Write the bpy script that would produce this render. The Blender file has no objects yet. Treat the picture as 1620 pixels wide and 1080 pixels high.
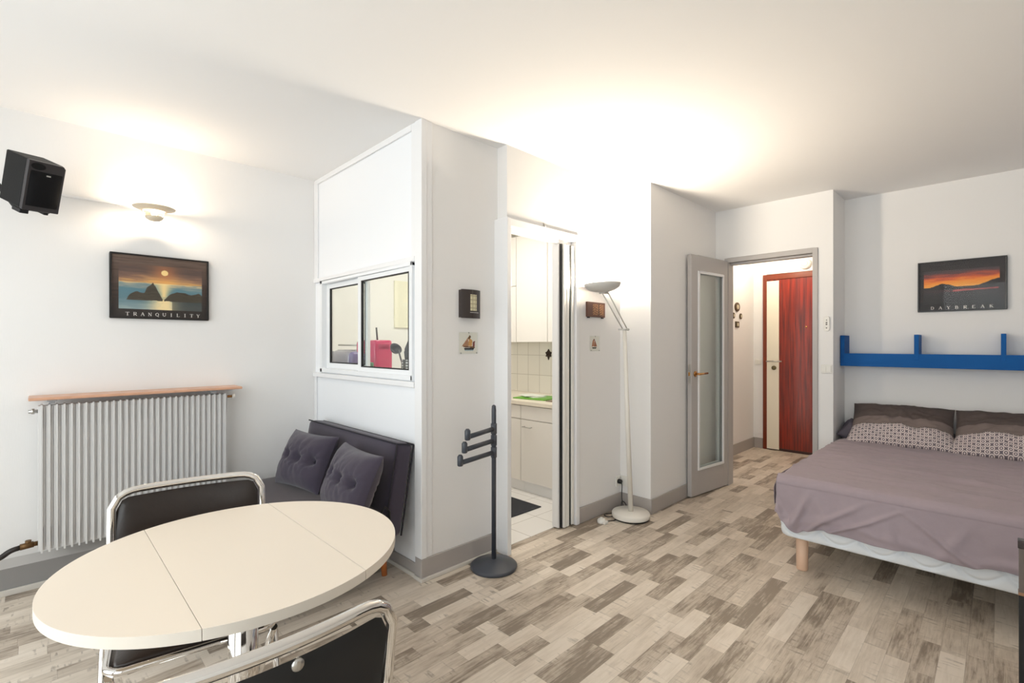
import bpy, bmesh, math, random
from math import sin, cos, pi, radians, sqrt, exp
from mathutils import Vector, Matrix, noise, Euler

sc = bpy.context.scene
COL = sc.collection

# ------------------------------------------------------------------ camera
FPX = 763.5
cam_d = bpy.data.cameras.new('camera')
cam_d.sensor_width = 36.0
cam_d.lens = FPX / 1620 * 36
cam_d.shift_y = 4.3 / 1620
cam_d.clip_start = 0.03
cam = bpy.data.objects.new('camera', cam_d)
COL.objects.link(cam)
cam.location = (0, 0, 1.28)
cam.rotation_euler = (radians(90), 0, radians(45.373 - 90))
sc.camera = cam

# ------------------------------------------------------------------ world, exposure
sc.view_settings.view_transform = 'Standard'
sc.view_settings.look = 'None'
sc.view_settings.exposure = 0.2
sc.view_settings.gamma = 1.0
sc.view_settings.use_curve_mapping = False
try:
    sc.cycles.use_denoising = True
    sc.cycles.max_bounces = 14
    sc.cycles.diffuse_bounces = 8
    sc.cycles.glossy_bounces = 6
    sc.cycles.transmission_bounces = 8
    sc.cycles.transparent_max_bounces = 12
    sc.cycles.sample_clamp_indirect = 4.0
except Exception:
    pass
world = bpy.data.worlds.new('daylight')
sc.world = world
world.use_nodes = True
wbg = world.node_tree.nodes['Background']
wbg.inputs[0].default_value = (0.945, 0.965, 1.0, 1)
wbg.inputs[1].default_value = 4.0

# room measures (metres)
CEIL = 2.5
XW, YR = -1.5, -1.9          # window wall behind the camera, right-hand wall
YL = 3.61                    # radiator wall
XP = 1.495                   # window partition
YF = 2.205                   # short front wall
YK = 2.12                    # kitchen wall
XK = 3.30                    # lamp corner
YC = 1.855                   # wall behind the glazed door
XH = 4.48                    # wall with the hall doorway
YB = 0.93                    # return beside the bed
XB = 4.88                    # bed wall
XE = 6.38                    # entrance door wall
YHL = 2.17                   # hall left wall
WIN = [(-1.45, 0.75, 0.25, 2.35), (1.05, 3.2, 0.25, 2.35)]   # y0,y1,z0,z1 of the windows behind the camera

def light(name, kind, loc, power, color=(1, 1, 1), size=0.1, rot=(0, 0, 0), parent=None, **kw):
    d = bpy.data.lights.new(name, kind)
    d.energy = power
    d.color = color
    if kind == 'AREA':
        d.size = size
    elif kind in ('POINT', 'SPOT'):
        d.shadow_soft_size = size
    for k, v in kw.items():
        setattr(d, k, v)
    o = bpy.data.objects.new(name, d)
    COL.objects.link(o)
    o.location = loc
    o.rotation_euler = rot
    if parent:
        o.parent = parent
    return o

WARM = (1.0, 0.80, 0.58)
WARM2 = (1.0, 0.86, 0.68)
for i, (a, b, c, d) in enumerate(WIN):
    L = light('window_portal', 'AREA', (XW - 0.02, (a + b) / 2, (c + d) / 2), 1, size=b - a,
              rot=(0, radians(-90), 0), shape='RECTANGLE')
    L.data.size = d - c
    L.data.size_y = b - a
    try:
        L.data.cycles.is_portal = True
    except Exception:
        pass
# lamps the place has (their fixtures are built further down)
light('floor_lamp_bulb', 'POINT', (2.842, 1.973, 1.70), 88, WARM2, 0.07)
light('sconce_bulb', 'POINT', (0.495, 3.485, 2.058), 9, WARM, 0.022)
light('kitchen_lamp', 'AREA', (2.45, 2.95, 2.46), 17, (1.0, 0.95, 0.86), 0.5)
light('hall_lamp', 'POINT', (5.85, 1.75, 2.32), 15, (1.0, 0.86, 0.66), 0.06)

# ------------------------------------------------------------------ helpers
def s2l(c):
    def f(u):
        u = u / 255.0
        return u / 12.92 if u <= 0.04045 else ((u + 0.055) / 1.055) ** 2.4
    return (f(c[0]), f(c[1]), f(c[2]), 1.0)

def mat(name, rgb, rough=0.5, metal=0.0, spec=0.5, var=0.0, vscale=8.0, bump=0.0, bscale=60.0, stretch=(1, 1, 1), emit=None, estr=0.0, coat=0.0, sheen=0.0):
    m = bpy.data.materials.new(name)
    m.use_nodes = True
    nt = m.node_tree
    p = nt.nodes['Principled BSDF']
    c = s2l(rgb)
    p.inputs['Base Color'].default_value = c
    p.inputs['Roughness'].default_value = rough
    p.inputs['Metallic'].default_value = metal
    p.inputs['Specular IOR Level'].default_value = spec
    p.inputs['Coat Weight'].default_value = coat
    p.inputs['Sheen Weight'].default_value = sheen
    if emit is not None:
        p.inputs['Emission Color'].default_value = s2l(emit)
        p.inputs['Emission Strength'].default_value = estr
    tc = nt.nodes.new('ShaderNodeTexCoord')
    mp = nt.nodes.new('ShaderNodeMapping')
    mp.inputs['Scale'].default_value = stretch
    nt.links.new(tc.outputs['Object'], mp.inputs['Vector'])
    nz = nt.nodes.new('ShaderNodeTexNoise')
    nz.inputs['Scale'].default_value = vscale
    nz.inputs['Detail'].default_value = 4
    nt.links.new(mp.outputs['Vector'], nz.inputs['Vector'])
    if var > 0:
        mx = nt.nodes.new('ShaderNodeMix')
        mx.data_type = 'RGBA'
        mx.inputs['A'].default_value = tuple(x * (1 - var) for x in c[:3]) + (1,)
        mx.inputs['B'].default_value = tuple(min(1, x * (1 + var)) for x in c[:3]) + (1,)
        nt.links.new(nz.outputs['Fac'], mx.inputs['Factor'])
        nt.links.new(mx.outputs['Result'], p.inputs['Base Color'])
    if bump > 0:
        n2 = nt.nodes.new('ShaderNodeTexNoise')
        n2.inputs['Scale'].default_value = bscale
        n2.inputs['Detail'].default_value = 3
        nt.links.new(mp.outputs['Vector'], n2.inputs['Vector'])
        b = nt.nodes.new('ShaderNodeBump')
        b.inputs['Strength'].default_value = bump
        b.inputs['Distance'].default_value = 0.002
        nt.links.new(n2.outputs['Fac'], b.inputs['Height'])
        nt.links.new(b.outputs['Normal'], p.inputs['Normal'])
    return m

def glass_mat(name, tint=(0.97, 0.99, 0.98), refl=1.0):
    m = bpy.data.materials.new(name)
    m.use_nodes = True
    nt = m.node_tree
    for n in list(nt.nodes):
        nt.nodes.remove(n)
    out = nt.nodes.new('ShaderNodeOutputMaterial')
    mx = nt.nodes.new('ShaderNodeMixShader')
    tr = nt.nodes.new('ShaderNodeBsdfTransparent')
    tr.inputs[0].default_value = tint + (1,)
    gl = nt.nodes.new('ShaderNodeBsdfGlossy')
    gl.inputs['Roughness'].default_value = 0.02
    lw = nt.nodes.new('ShaderNodeLayerWeight')
    lw.inputs[0].default_value = 0.5
    pw = nt.nodes.new('ShaderNodeMath')
    pw.operation = 'POWER'
    pw.inputs[1].default_value = 5.0
    nt.links.new(lw.outputs['Facing'], pw.inputs[0])
    mu = nt.nodes.new('ShaderNodeMath')
    mu.operation = 'MULTIPLY_ADD'
    mu.inputs[1].default_value = 0.9
    mu.inputs[2].default_value = 0.04 * refl
    nt.links.new(pw.outputs[0], mu.inputs[0])
    nt.links.new(mu.outputs[0], mx.inputs[0])
    nt.links.new(tr.outputs[0], mx.inputs[1])
    nt.links.new(gl.outputs[0], mx.inputs[2])
    nt.links.new(mx.outputs[0], out.inputs[0])
    return m

class MB:
    """collects shapes and links them as one mesh object"""
    def __init__(self):
        self.v, self.f, self.mi, self.sm = [], [], [], []
    def add(self, verts, faces, mi=0, smooth=False, M=None):
        o = len(self.v)
        for p in verts:
            p = Vector(p)
            self.v.append(M @ p if M else p)
        for f in faces:
            self.f.append([i + o for i in f])
            self.mi.append(mi)
            self.sm.append(smooth)
        return self
    def box(self, x0, x1, y0, y1, z0, z1, mi=0, M=None):
        v = [(x0, y0, z0), (x1, y0, z0), (x1, y1, z0), (x0, y1, z0), (x0, y0, z1), (x1, y0, z1), (x1, y1, z1), (x0, y1, z1)]
        f = [(0, 3, 2, 1), (4, 5, 6, 7), (0, 1, 5, 4), (1, 2, 6, 5), (2, 3, 7, 6), (3, 0, 4, 7)]
        return self.add(v, f, mi, False, M)
    def tube(self, pts, r, n=12, mi=0, closed=False, caps=True, flat=1.0):
        pts = [Vector(p) for p in pts]
        rs = r if isinstance(r, (list, tuple)) else [r] * len(pts)
        N = len(pts)
        verts, faces = [], []
        up = None
        for i, p in enumerate(pts):
            if closed:
                t = (pts[(i + 1) % N] - pts[i - 1]).normalized()
            else:
                t = (pts[min(i + 1, N - 1)] - pts[max(i - 1, 0)]).normalized()
            if up is None:
                a = Vector((0, 0, 1)) if abs(t.z) < 0.9 else Vector((0, 1, 0))
                up = (a - t * a.dot(t)).normalized()
            else:
                up = (up - t * up.dot(t)).normalized()
            s = t.cross(up)
            for k in range(n):
                an = 2 * pi * k / n
                verts.append(p + (up * cos(an) + s * sin(an) * flat) * rs[i])
        R = N if closed else N - 1
        for i in range(R):
            for k in range(n):
                a = i * n + k
                b = i * n + (k + 1) % n
                c = ((i + 1) % N) * n + (k + 1) % n
                d = ((i + 1) % N) * n + k
                faces.append((a, b, c, d))
        self.add(verts, faces, mi, True)
        if caps and not closed:
            o = len(self.v) - len(verts)
            self.f.append([o + k for k in range(n)][::-1]); self.mi.append(mi); self.sm.append(False)
            e = o + (N - 1) * n
            self.f.append([e + k for k in range(n)]); self.mi.append(mi); self.sm.append(False)
        return self
    def lathe(self, prof, n=40, mi=0, M=None, a0=0, a1=2 * pi):
        """prof: list of (r,z)"""
        full = abs(a1 - a0 - 2 * pi) < 1e-6
        cnt = n if full else n + 1
        verts, faces = [], []
        for r, z in prof:
            for k in range(cnt):
                an = a0 + (a1 - a0) * k / n
                verts.append((r * cos(an), r * sin(an), z))
        for i in range(len(prof) - 1):
            for k in range(n):
                k2 = (k + 1) % cnt
                faces.append((i * cnt + k, i * cnt + k2, (i + 1) * cnt + k2, (i + 1) * cnt + k))
        return self.add(verts, faces, mi, True, M)
    def prism(self, poly, z0, z1, mi=0, M=None):
        n = len(poly)
        v = [(x, y, z0) for x, y in poly] + [(x, y, z1) for x, y in poly]
        f = [tuple(range(n))[::-1], tuple(range(n, 2 * n))]
        f += [(i, (i + 1) % n, n + (i + 1) % n, n + i) for i in range(n)]
        return self.add(v, f, mi, False, M)
    def grid(self, fn, nu, nv, mi=0, mfn=None, M=None):
        v = [fn(i / nu, j / nv) for j in range(nv + 1) for i in range(nu + 1)]
        o = len(self.v)
        for p in v:
            p = Vector(p)
            self.v.append(M @ p if M else p)
        for j in range(nv):
            for i in range(nu):
                a = o + j * (nu + 1) + i
                self.f.append([a, a + 1, a + nu + 2, a + nu + 1])
                self.mi.append(mfn((i + .5) / nu, (j + .5) / nv) if mfn else mi)
                self.sm.append(True)
        return self
    def build(self, name, m, parent=None, bevel=0.0, seg=2, solid=0.0, subsurf=0, clean=True, loc=None, rot=None, flip=False):
        me = bpy.data.meshes.new(name)
        me.from_pydata([tuple(p) for p in self.v], [], self.f)
        ms = m if isinstance(m, (list, tuple)) else [m]
        for x in ms:
            me.materials.append(x)
        for p, a, s in zip(me.polygons, self.mi, self.sm):
            p.material_index = a
            p.use_smooth = s
        if clean:
            bm = bmesh.new()
            bm.from_mesh(me)
            bmesh.ops.remove_doubles(bm, verts=bm.verts, dist=1e-6)
            bmesh.ops.recalc_face_normals(bm, faces=bm.faces)
            bm.to_mesh(me)
            bm.free()
        me.update()
        o = bpy.data.objects.new(name, me)
        COL.objects.link(o)
        if parent:
            o.parent = parent
        if loc:
            o.location = loc
        if rot:
            o.rotation_euler = rot
        if solid:
            q = o.modifiers.new('thickness', 'SOLIDIFY'); q.thickness = solid; q.offset = 0
        if bevel:
            q = o.modifiers.new('bevel', 'BEVEL'); q.width = bevel; q.segments = seg; q.limit_method = 'ANGLE'; q.angle_limit = radians(35)
        if subsurf:
            q = o.modifiers.new('smooth', 'SUBSURF'); q.levels = subsurf; q.render_levels = subsurf
        return o

def B(x0, x1, y0, y1, z0, z1):
    return MB().box(min(x0, x1), max(x0, x1), min(y0, y1), max(y0, y1), min(z0, z1), max(z0, z1))

def tag(o, label=None, cat=None, group=None, kind=None):
    if label: o['label'] = label
    if cat: o['category'] = cat
    if group: o['group'] = group
    if kind: o['kind'] = kind
    return o

def thing(name, label, cat, loc=(0, 0, 0), rz=0.0, group=None, kind=None):
    o = bpy.data.objects.new(name, None)
    o.empty_display_size = 0.1
    COL.objects.link(o)
    o.location = loc
    o.rotation_euler = (0, 0, rz)
    return tag(o, label, cat, group, kind)

def copy_tree(o, parent=None):
    c = o.copy()
    COL.objects.link(c)
    c.parent = parent
    for ch in list(o.children):
        copy_tree(ch, c)
    return c

def arc(cx, cy, r, a0, a1, n):
    return [(cx + r * cos(a0 + (a1 - a0) * i / n), cy + r * sin(a0 + (a1 - a0) * i / n)) for i in range(n + 1)]

def roundpath(pts, r, n=6):
    """polyline with filleted corners (3-D)"""
    pts = [Vector(p) for p in pts]
    out = [pts[0]]
    for i in range(1, len(pts) - 1):
        p = pts[i]
        a = (pts[i - 1] - p); b = (pts[i + 1] - p)
        rr = min(r, a.length * .48, b.length * .48)
        s = p + a.normalized() * rr
        e = p + b.normalized() * rr
        for k in range(n + 1):
            t = k / n
            out.append(s * (1 - t) ** 2 + p * 2 * t * (1 - t) + e * t * t)
    out.append(pts[-1])
    return out

def fbm(x, y, z=0.0, o=4):
    return noise.fractal(Vector((x, y, z)), 0.8, 2.0, o)

def struct(name, mb, m, label=None, cat=None, **kw):
    o = mb.build(name, m, **kw)
    return tag(o, label, cat, None, 'structure')

# ------------------------------------------------------------------ materials
def wall_material(name, rgb, pattern=0.35):
    m = mat(name, rgb, 0.75, spec=0.25)
    nt = m.node_tree
    p = nt.nodes['Principled BSDF']
    tc = nt.nodes.new('ShaderNodeTexCoord')
    mp = nt.nodes.new('ShaderNodeMapping')
    mp.inputs['Scale'].default_value = (260, 260, 30)
    n = nt.nodes.new('ShaderNodeTexNoise')
    n.inputs['Scale'].default_value = 1.0
    n.inputs['Detail'].default_value = 2
    b = nt.nodes.new('ShaderNodeBump')
    b.inputs['Strength'].default_value = pattern
    b.inputs['Distance'].default_value = 0.0008
    nt.links.new(tc.outputs['Object'], mp.inputs['Vector'])
    nt.links.new(mp.outputs['Vector'], n.inputs['Vector'])
    nt.links.new(n.outputs['Fac'], b.inputs['Height'])
    nt.links.new(b.outputs['Normal'], p.inputs['Normal'])
    return m

M_WALL = wall_material('white_wallpaper', (232, 231, 230))
M_CEIL = mat('ceiling_paint', (236, 235, 234), 0.85, spec=0.2, bump=0.05)
M_PANEL = mat('white_partition_paint', (236, 238, 241), 0.4, spec=0.4)
M_TRIM = mat('white_trim', (232, 232, 233), 0.4, spec=0.4)
M_BASE = mat('grey_skirting', (168, 162, 158), 0.45, spec=0.4)
M_BASELIP = mat('pale_skirting_lip', (205, 200, 192), 0.45)
M_DOORGREY = mat('grey_door_paint', (176, 172, 170), 0.4, spec=0.4)
M_CHROME = mat('chrome', (225, 222, 218), 0.07, 1.0)
M_STEEL = mat('brushed_steel', (190, 188, 184), 0.28, 1.0)
M_BRASS = mat('brass', (190, 140, 85), 0.25, 1.0)
M_GLASS = glass_mat('clear_glass')
M_ACRYL = glass_mat('low_glare_glazing', (0.98, 0.98, 0.98), 0.2)
M_BLACK = mat('black_rubber', (16, 16, 18), 0.5)
M_WHITEPL = mat('white_plastic', (228, 226, 220), 0.35)
M_ALU = mat('white_aluminium', (232, 234, 236), 0.3, spec=0.5)

def floor_material():
    m = bpy.data.materials.new('laminate_floor')
    m.use_nodes = True
    nt = m.node_tree
    p = nt.nodes['Principled BSDF']
    N = nt.nodes.new
    L = nt.links.new
    def math(op, a, b=None, c=None):
        n = N('ShaderNodeMath'); n.operation = op
        for i, x in enumerate((a, b, c)):
            if x is None: continue
            if isinstance(x, (int, float)): n.inputs[i].default_value = x
            else: L(x, n.inputs[i])
        return n.outputs[0]
    tc = N('ShaderNodeTexCoord')
    sx = N('ShaderNodeSeparateXYZ'); L(tc.outputs['Object'], sx.inputs[0])
    X, Y = sx.outputs[0], sx.outputs[1]
    W = 0.0785
    yr = math('DIVIDE', math('ADD', Y, 5.003), W)
    row = math('FLOOR', yr)
    fy = math('FRACT', yr)
    def wn(vec):
        n = N('ShaderNodeTexWhiteNoise'); n.noise_dimensions = '3D'; L(vec, n.inputs['Vector']); return n
    def comb(a, b, c=0.0):
        n = N('ShaderNodeCombineXYZ')
        for i, x in enumerate((a, b, c)):
            if isinstance(x, (int, float)): n.inputs[i].default_value = x
            else: L(x, n.inputs[i])
        return n.outputs[0]
    r1 = wn(comb(row, 3.7)).outputs['Value']
    r2 = wn(comb(row, 9.1)).outputs['Value']
    ln = math('ADD', math('MULTIPLY', r2, 0.22), 0.42)
    xr = math('DIVIDE', math('ADD', X, math('MULTIPLY', r1, 3.0)), ln)
    # second-level split of each cell so lengths vary
    cell = math('FLOOR', xr)
    fx = math('FRACT', xr)
    cut = math('ADD', math('MULTIPLY', wn(comb(row, cell, 5.5)).outputs['Value'], 0.9), 0.3)
    part = math('GREATER_THAN', fx, cut)
    idv = comb(row, cell, math('ADD', part, 1.3))
    w = wn(idv)
    tone = w.outputs['Value']
    ramp = N('ShaderNodeValToRGB')
    cr = ramp.color_ramp
    cr.interpolation = 'LINEAR'
    stops = [(0.0, (128, 116, 103)), (0.12, (150, 137, 123)), (0.26, (176, 163, 148)), (0.46, (192, 180, 165)), (0.72, (205, 193, 178)), (1.0, (216, 205, 191))]
    while len(cr.elements) < len(stops):
        cr.elements.new(0.5)
    for e, (pos, c) in zip(cr.elements, stops):
        e.position = pos; e.color = s2l(c)
    # per-board coordinates for the grain
    off = N('ShaderNodeVectorMath'); off.operation = 'MULTIPLY_ADD'
    L(w.outputs['Color'], off.inputs[0]); off.inputs[1].default_value = (7, 7, 7)
    L(tc.outputs['Object'], off.inputs[2])
    mp = N('ShaderNodeMapping'); mp.inputs['Scale'].default_value = (4.5, 62, 1)
    L(off.outputs[0], mp.inputs['Vector'])
    g1 = N('ShaderNodeTexNoise'); g1.inputs['Scale'].default_value = 1.6; g1.inputs['Detail'].default_value = 7; g1.inputs['Roughness'].default_value = 0.65; g1.inputs['Distortion'].default_value = 0.5
    L(mp.outputs[0], g1.inputs['Vector'])
    mp2 = N('ShaderNodeMapping'); mp2.inputs['Scale'].default_value = (2.2, 6.5, 1)
    L(off.outputs[0], mp2.inputs['Vector'])
    g2 = N('ShaderNodeTexNoise'); g2.inputs['Scale'].default_value = 2.2; g2.inputs['Detail'].default_value = 5; g2.inputs['Roughness'].default_value = 0.6
    L(mp2.outputs[0], g2.inputs['Vector'])
    # tone + patchy wear
    t = math('ADD', math('MULTIPLY', math('SUBTRACT', g2.outputs['Fac'], 0.5), 1.25), tone)
    t = math('ADD', t, math('MULTIPLY', math('SUBTRACT', g1.outputs['Fac'], 0.5), 1.1))
    L(t, ramp.inputs[0])
    # fine dark cracks across the grain
    mp3 = N('ShaderNodeMapping'); mp3.inputs['Scale'].default_value = (60, 9, 1)
    L(off.outputs[0], mp3.inputs['Vector'])
    g3 = N('ShaderNodeTexNoise'); g3.inputs['Scale'].default_value = 1.0; g3.inputs['Detail'].default_value = 3
    L(mp3.outputs[0], g3.inputs['Vector'])
    crk = N('ShaderNodeMapRange'); crk.inputs[1].default_value = 0.56; crk.inputs[2].default_value = 0.66; crk.inputs[3].default_value = 0.0; crk.inputs[4].default_value = 1.0
    L(g3.outputs['Fac'], crk.inputs[0])
    g4 = N('ShaderNodeMapRange'); g4.inputs[1].default_value = 0.50; g4.inputs[2].default_value = 0.64
    L(g2.outputs['Fac'], g4.inputs[0])
    wear = math('MULTIPLY', math('MULTIPLY', crk.outputs[0], g4.outputs[0]), 0.55)
    mx = N('ShaderNodeMix'); mx.data_type = 'RGBA'
    L(wear, mx.inputs['Factor']); L(ramp.outputs[0], mx.inputs['A']); mx.inputs['B'].default_value = s2l((84, 74, 66))
    # seams
    e1 = math('MINIMUM', fy, math('SUBTRACT', 1.0, fy))
    seam = math('LESS_THAN', e1, 0.012)
    dx = math('MINIMUM', fx, math('SUBTRACT', 1.0, fx))
    dx = math('MINIMUM', dx, math('ABSOLUTE', math('SUBTRACT', fx, cut)))
    seam2 = math('LESS_THAN', math('MULTIPLY', dx, ln), 0.0011)
    sm = math('MULTIPLY', math('MAXIMUM', seam, seam2), 0.30)
    mx2 = N('ShaderNodeMix'); mx2.data_type = 'RGBA'
    L(sm, mx2.inputs['Factor']); L(mx.outputs['Result'], mx2.inputs['A']); mx2.inputs['B'].default_value = s2l((92, 82, 74))
    L(mx2.outputs['Result'], p.inputs['Base Color'])
    p.inputs['Roughness'].default_value = 0.42
    p.inputs['Specular IOR Level'].default_value = 0.4
    b = N('ShaderNodeBump'); b.inputs['Strength'].default_value = 0.15; b.inputs['Distance'].default_value = 0.001
    L(g1.outputs['Fac'], b.inputs['Height']); L(b.outputs['Normal'], p.inputs['Normal'])
    return m

def tile_material(name, rgb, grout, sx, sz, axis='XY', rough=0.25, gap=0.012, offs=(0, 0)):
    m = bpy.data.materials.new(name)
    m.use_nodes = True
    nt = m.node_tree
    p = nt.nodes['Principled BSDF']
    tc = nt.nodes.new('ShaderNodeTexCoord')
    sp = nt.nodes.new('ShaderNodeSeparateXYZ')
    nt.links.new(tc.outputs['Object'], sp.inputs[0])
    cb = nt.nodes.new('ShaderNodeCombineXYZ')
    a, b = {'XY': (0, 1), 'YZ': (1, 2), 'XZ': (0, 2)}[axis]
    nt.links.new(sp.outputs[a], cb.inputs[0])
    nt.links.new(sp.outputs[b], cb.inputs[1])
    mp = nt.nodes.new('ShaderNodeMapping')
    mp.inputs['Location'].default_value = (offs[0], offs[1], 0)
    nt.links.new(cb.outputs[0], mp.inputs[0])
    br = nt.nodes.new('ShaderNodeTexBrick')
    br.offset = 0.0
    br.inputs['Scale'].default_value = 1.0
    br.inputs['Brick Width'].default_value = sx
    br.inputs['Row Height'].default_value = sz
    br.inputs['Mortar Size'].default_value = gap * 0.2
    br.inputs['Color1'].default_value = s2l(rgb)
    br.inputs['Color2'].default_value = s2l([x - 5 for x in rgb])
    br.inputs['Mortar'].default_value = s2l(grout)
    nt.links.new(mp.outputs[0], br.inputs['Vector'])
    nt.links.new(br.outputs['Color'], p.inputs['Base Color'])
    p.inputs['Roughness'].default_value = rough
    return m

M_FLOOR = floor_material()

# ------------------------------------------------------------------ room shell
tag(B(XW, XB + 1.8, YR, YL + 0.02, -0.05, 0).build('floor', M_FLOOR), 'grey and beige laminate strip floor', 'floor', kind='structure')
# ceiling: main room and the window bay, level with the partition top
tag(B(XW, XE + 0.1, YR, 4.3, CEIL, CEIL + 0.08).build('ceiling', M_CEIL), 'smooth white ceiling', 'ceiling', kind='structure')

def wall(name, mb, label, m=None):
    return struct(name, mb, m or M_WALL, label, 'wall')

wall('wall_left', B(XW, XP, YL, YL + 0.12, 0, CEIL), 'white wall with the radiator and sunset poster')
# window partition (plane X = XP), opening for the sliding window
w = MB()
WY0, WY1, WZ0, WZ1 = 2.283, 3.492, 1.078, 1.738
w.box(XP, XP + 0.05, YF, YL, 0, WZ0)
w.box(XP, XP + 0.05, YF, YL, WZ1, CEIL)
w.box(XP, XP + 0.05, YF, WY0, WZ0, WZ1)
w.box(XP, XP + 0.05, WY1, YL, WZ0, WZ1)
wall('wall_partition', w, 'white panelled partition holding the sliding kitchen window', M_PANEL)
wall('wall_front', B(XP + 0.05, 2.05, YF, YF + 0.08, 0, CEIL), 'narrow white wall between the window partition and kitchen doorway')
KX0, KX1, KZ = 2.05, 2.70, 2.03
w = MB()
w.box(2.05, KX0 + 0.012, YK, YK + 0.09, 0, CEIL)
w.box(KX0 + 0.012, KX1 + 0.03, YK, YK + 0.09, KZ, CEIL)
w.box(KX1 + 0.03, XK + 0.08, YK, YK + 0.09, 0, CEIL)
wall('wall_kitchen', w, 'white wall with the folding kitchen doorway')
wall('wall_return', B(XK, XK + 0.08, YC, YK, 0, CEIL), 'narrow white wall behind the floor lamp, to its right')
wall('wall_centre', B(XK + 0.08, XH + 0.08, YC, YC + 0.08, 0, CEIL), 'white wall behind the open glazed door')
HY0, HY1, HZ = 1.068, 1.735, 2.02      # hall doorway
w = MB()
w.box(XH, XH + 0.08, YB, HY0, 0, CEIL)
w.box(XH, XH + 0.08, HY1, YC, 0, CEIL)
w.box(XH, XH + 0.08, HY0, HY1, HZ, CEIL)
wall('wall_hall_doorway', w, 'white wall around the hall doorway')
wall('wall_alcove', B(XH + 0.08, XB, YB - 0.0, YB + 0.06, 0, CEIL), 'short white return at the left end of the blue shelf')
wall('wall_bed', B(XB, XB + 0.1, YR, YB + 0.06, 0, CEIL), 'white wall behind the bed')
wall('wall_right', B(XW, XB + 0.1, YR - 0.1, YR, 0, CEIL), 'white side wall to the right of the bed')
# wall with the windows behind the camera
w = MB()
ys = [YR]
for a, b, c, d in WIN:
    w.box(XW - 0.12, XW, ys[-1], a, 0, CEIL)
    w.box(XW - 0.12, XW, a, b, 0, c)
    w.box(XW - 0.12, XW, a, b, d, CEIL)
    ys.append(b)
w.box(XW - 0.12, XW, ys[-1], YL + 0.12, 0, CEIL)
wall('wall_back', w, 'white wall with the daylight windows, behind the camera')
for i, (a, b, c, d) in enumerate(WIN):
    t = thing('window_%d' % (i + 2), 'white framed daylight window behind the camera' if i == 0 else 'white framed daylight window near the radiator wall', 'window', (XW - 0.06, (a + b) / 2, c), kind='structure')
    h = (b - a) / 2; H = d - c
    f = MB()
    for y0, y1, z0, z1 in ((-h, h, 0, .05), (-h, h, H - .05, H), (-h, -h + .05, .05, H - .05), (h - .05, h, .05, H - .05), (-.03, .03, .05, H - .05)):
        f.box(-.03, .03, y0, y1, z0, z1)
    f.build('window_frame', M_ALU, t)
    MB().box(-.002, .002, -h + .05, -.03, .05, H - .05).build('pane', M_GLASS, t)
    MB().box(-.002, .002, .03, h - .05, .05, H - .05).build('pane', M_GLASS, t)
# hall
wall('wall_hall_left', B(XH + 0.08, XE, YHL, YHL + 0.06, 0, CEIL), 'white hall wall with small round plaques')
wall('wall_hall_right', B(XB + 0.1, XE, YB - 0.06, YB, 0, CEIL), 'white right-hand hall wall beyond the doorway')
wall('wall_hall_back', B(XE, XE + 0.08, YB - 0.06, YHL + 0.06, 0, CEIL), 'white hall wall around the red entrance door')
# kitchen shell
KB, KXE = 4.15, 3.60
M_KWALL = mat('kitchen_wall_paint', (242, 242, 240), 0.7, spec=0.2)
wall('wall_kitchen_far', B(XP, KXE + .06, KB, KB + 0.08, 0, CEIL), 'cream kitchen wall seen through the sliding window', M_KWALL)
wall('wall_kitchen_side', B(XP, XP + 0.05, YL, KB, 0, CEIL), 'kitchen side wall beyond the partition', M_KWALL)
M_SPLASH = tile_material('splashback_tiles', (236, 233, 224), (190, 185, 174), 0.155, 0.2, 'YZ', 0.2, offs=(0.0, 0.03))
wall('wall_kitchen_right', B(KXE, KXE + 0.06, YK + .09, KB, 0, CEIL), 'white tiled kitchen wall behind the worktop', M_SPLASH)
M_KTILE = tile_material('kitchen_floor_tiles', (235, 233, 230), (176, 170, 164), 0.30, 0.30, 'XY', 0.25, offs=(0.06, -0.03))
struct('floor_kitchen', B(XP + 0.05, KXE, YF - 0.01, KB, 0.0, 0.003), M_KTILE, 'white tiled kitchen floor', 'floor')

# skirtings
def skirt(name, x0, x1, y0, y1, label, h=0.112, t=0.013):
    """box footprint thickness t on the room side, given as a rectangle"""
    m = MB().box(x0, x1, y0, y1, 0.0, h)
    o = struct(name, m, M_BASE, label, 'skirting board', bevel=0.003)
    return o
def lip(parent_args, name, label):
    x0, x1, y0, y1 = parent_args
    return struct(name, MB().box(x0, x1, y0, y1, 0.0, 0.02), M_BASELIP, label, 'skirting trim', bevel=0.004)
# left plinth: deep ledge along the radiator wall
m = MB()
prof = [(YL, 0), (YL - .05, 0), (YL - .05, .136), (YL, .172)]
m.add([(XW, y, z) for y, z in prof] + [(XP, y, z) for y, z in prof], [(0, 1, 2, 3), (7, 6, 5, 4), (0, 4, 5, 1), (1, 5, 6, 2), (2, 6, 7, 3), (3, 7, 4, 0)])
m.mi = [0, 0, 0, 0, 1, 0]  # sloped top gets a paler grey, painting in the light it catches
struct('baseboard_left', m, [mat('dark_grey_skirting', (140, 138, 137), .5), mat('lit_grey_ledge', (190, 187, 184), .5)], 'deep grey skirting ledge below the radiator', 'skirting board', bevel=0.002)
struct('trim_1', B(XW, XP, YL - .064, YL - .05, 0, .03), M_BASELIP, 'pale strip at the foot of the deep grey skirting', 'skirting trim', bevel=0.003)
skirt('baseboard_partition', XP - .010, XP, YF + .05, YL - .07, 'low grey skirting beside the sofa on the window partition', 0.075)
struct('trim_2', B(XP - .022, XP - .010, YF + .05, YL - .07, 0, .022), M_BASELIP, 'pale strip at the foot of the partition skirting', 'skirting trim', bevel=0.003)
m = MB().box(XP - .016, KX0 - 0.02, YF - .014, YF, 0, .118).box(XP - .016, XP, YF, YF + .05, 0, .118)
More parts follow.
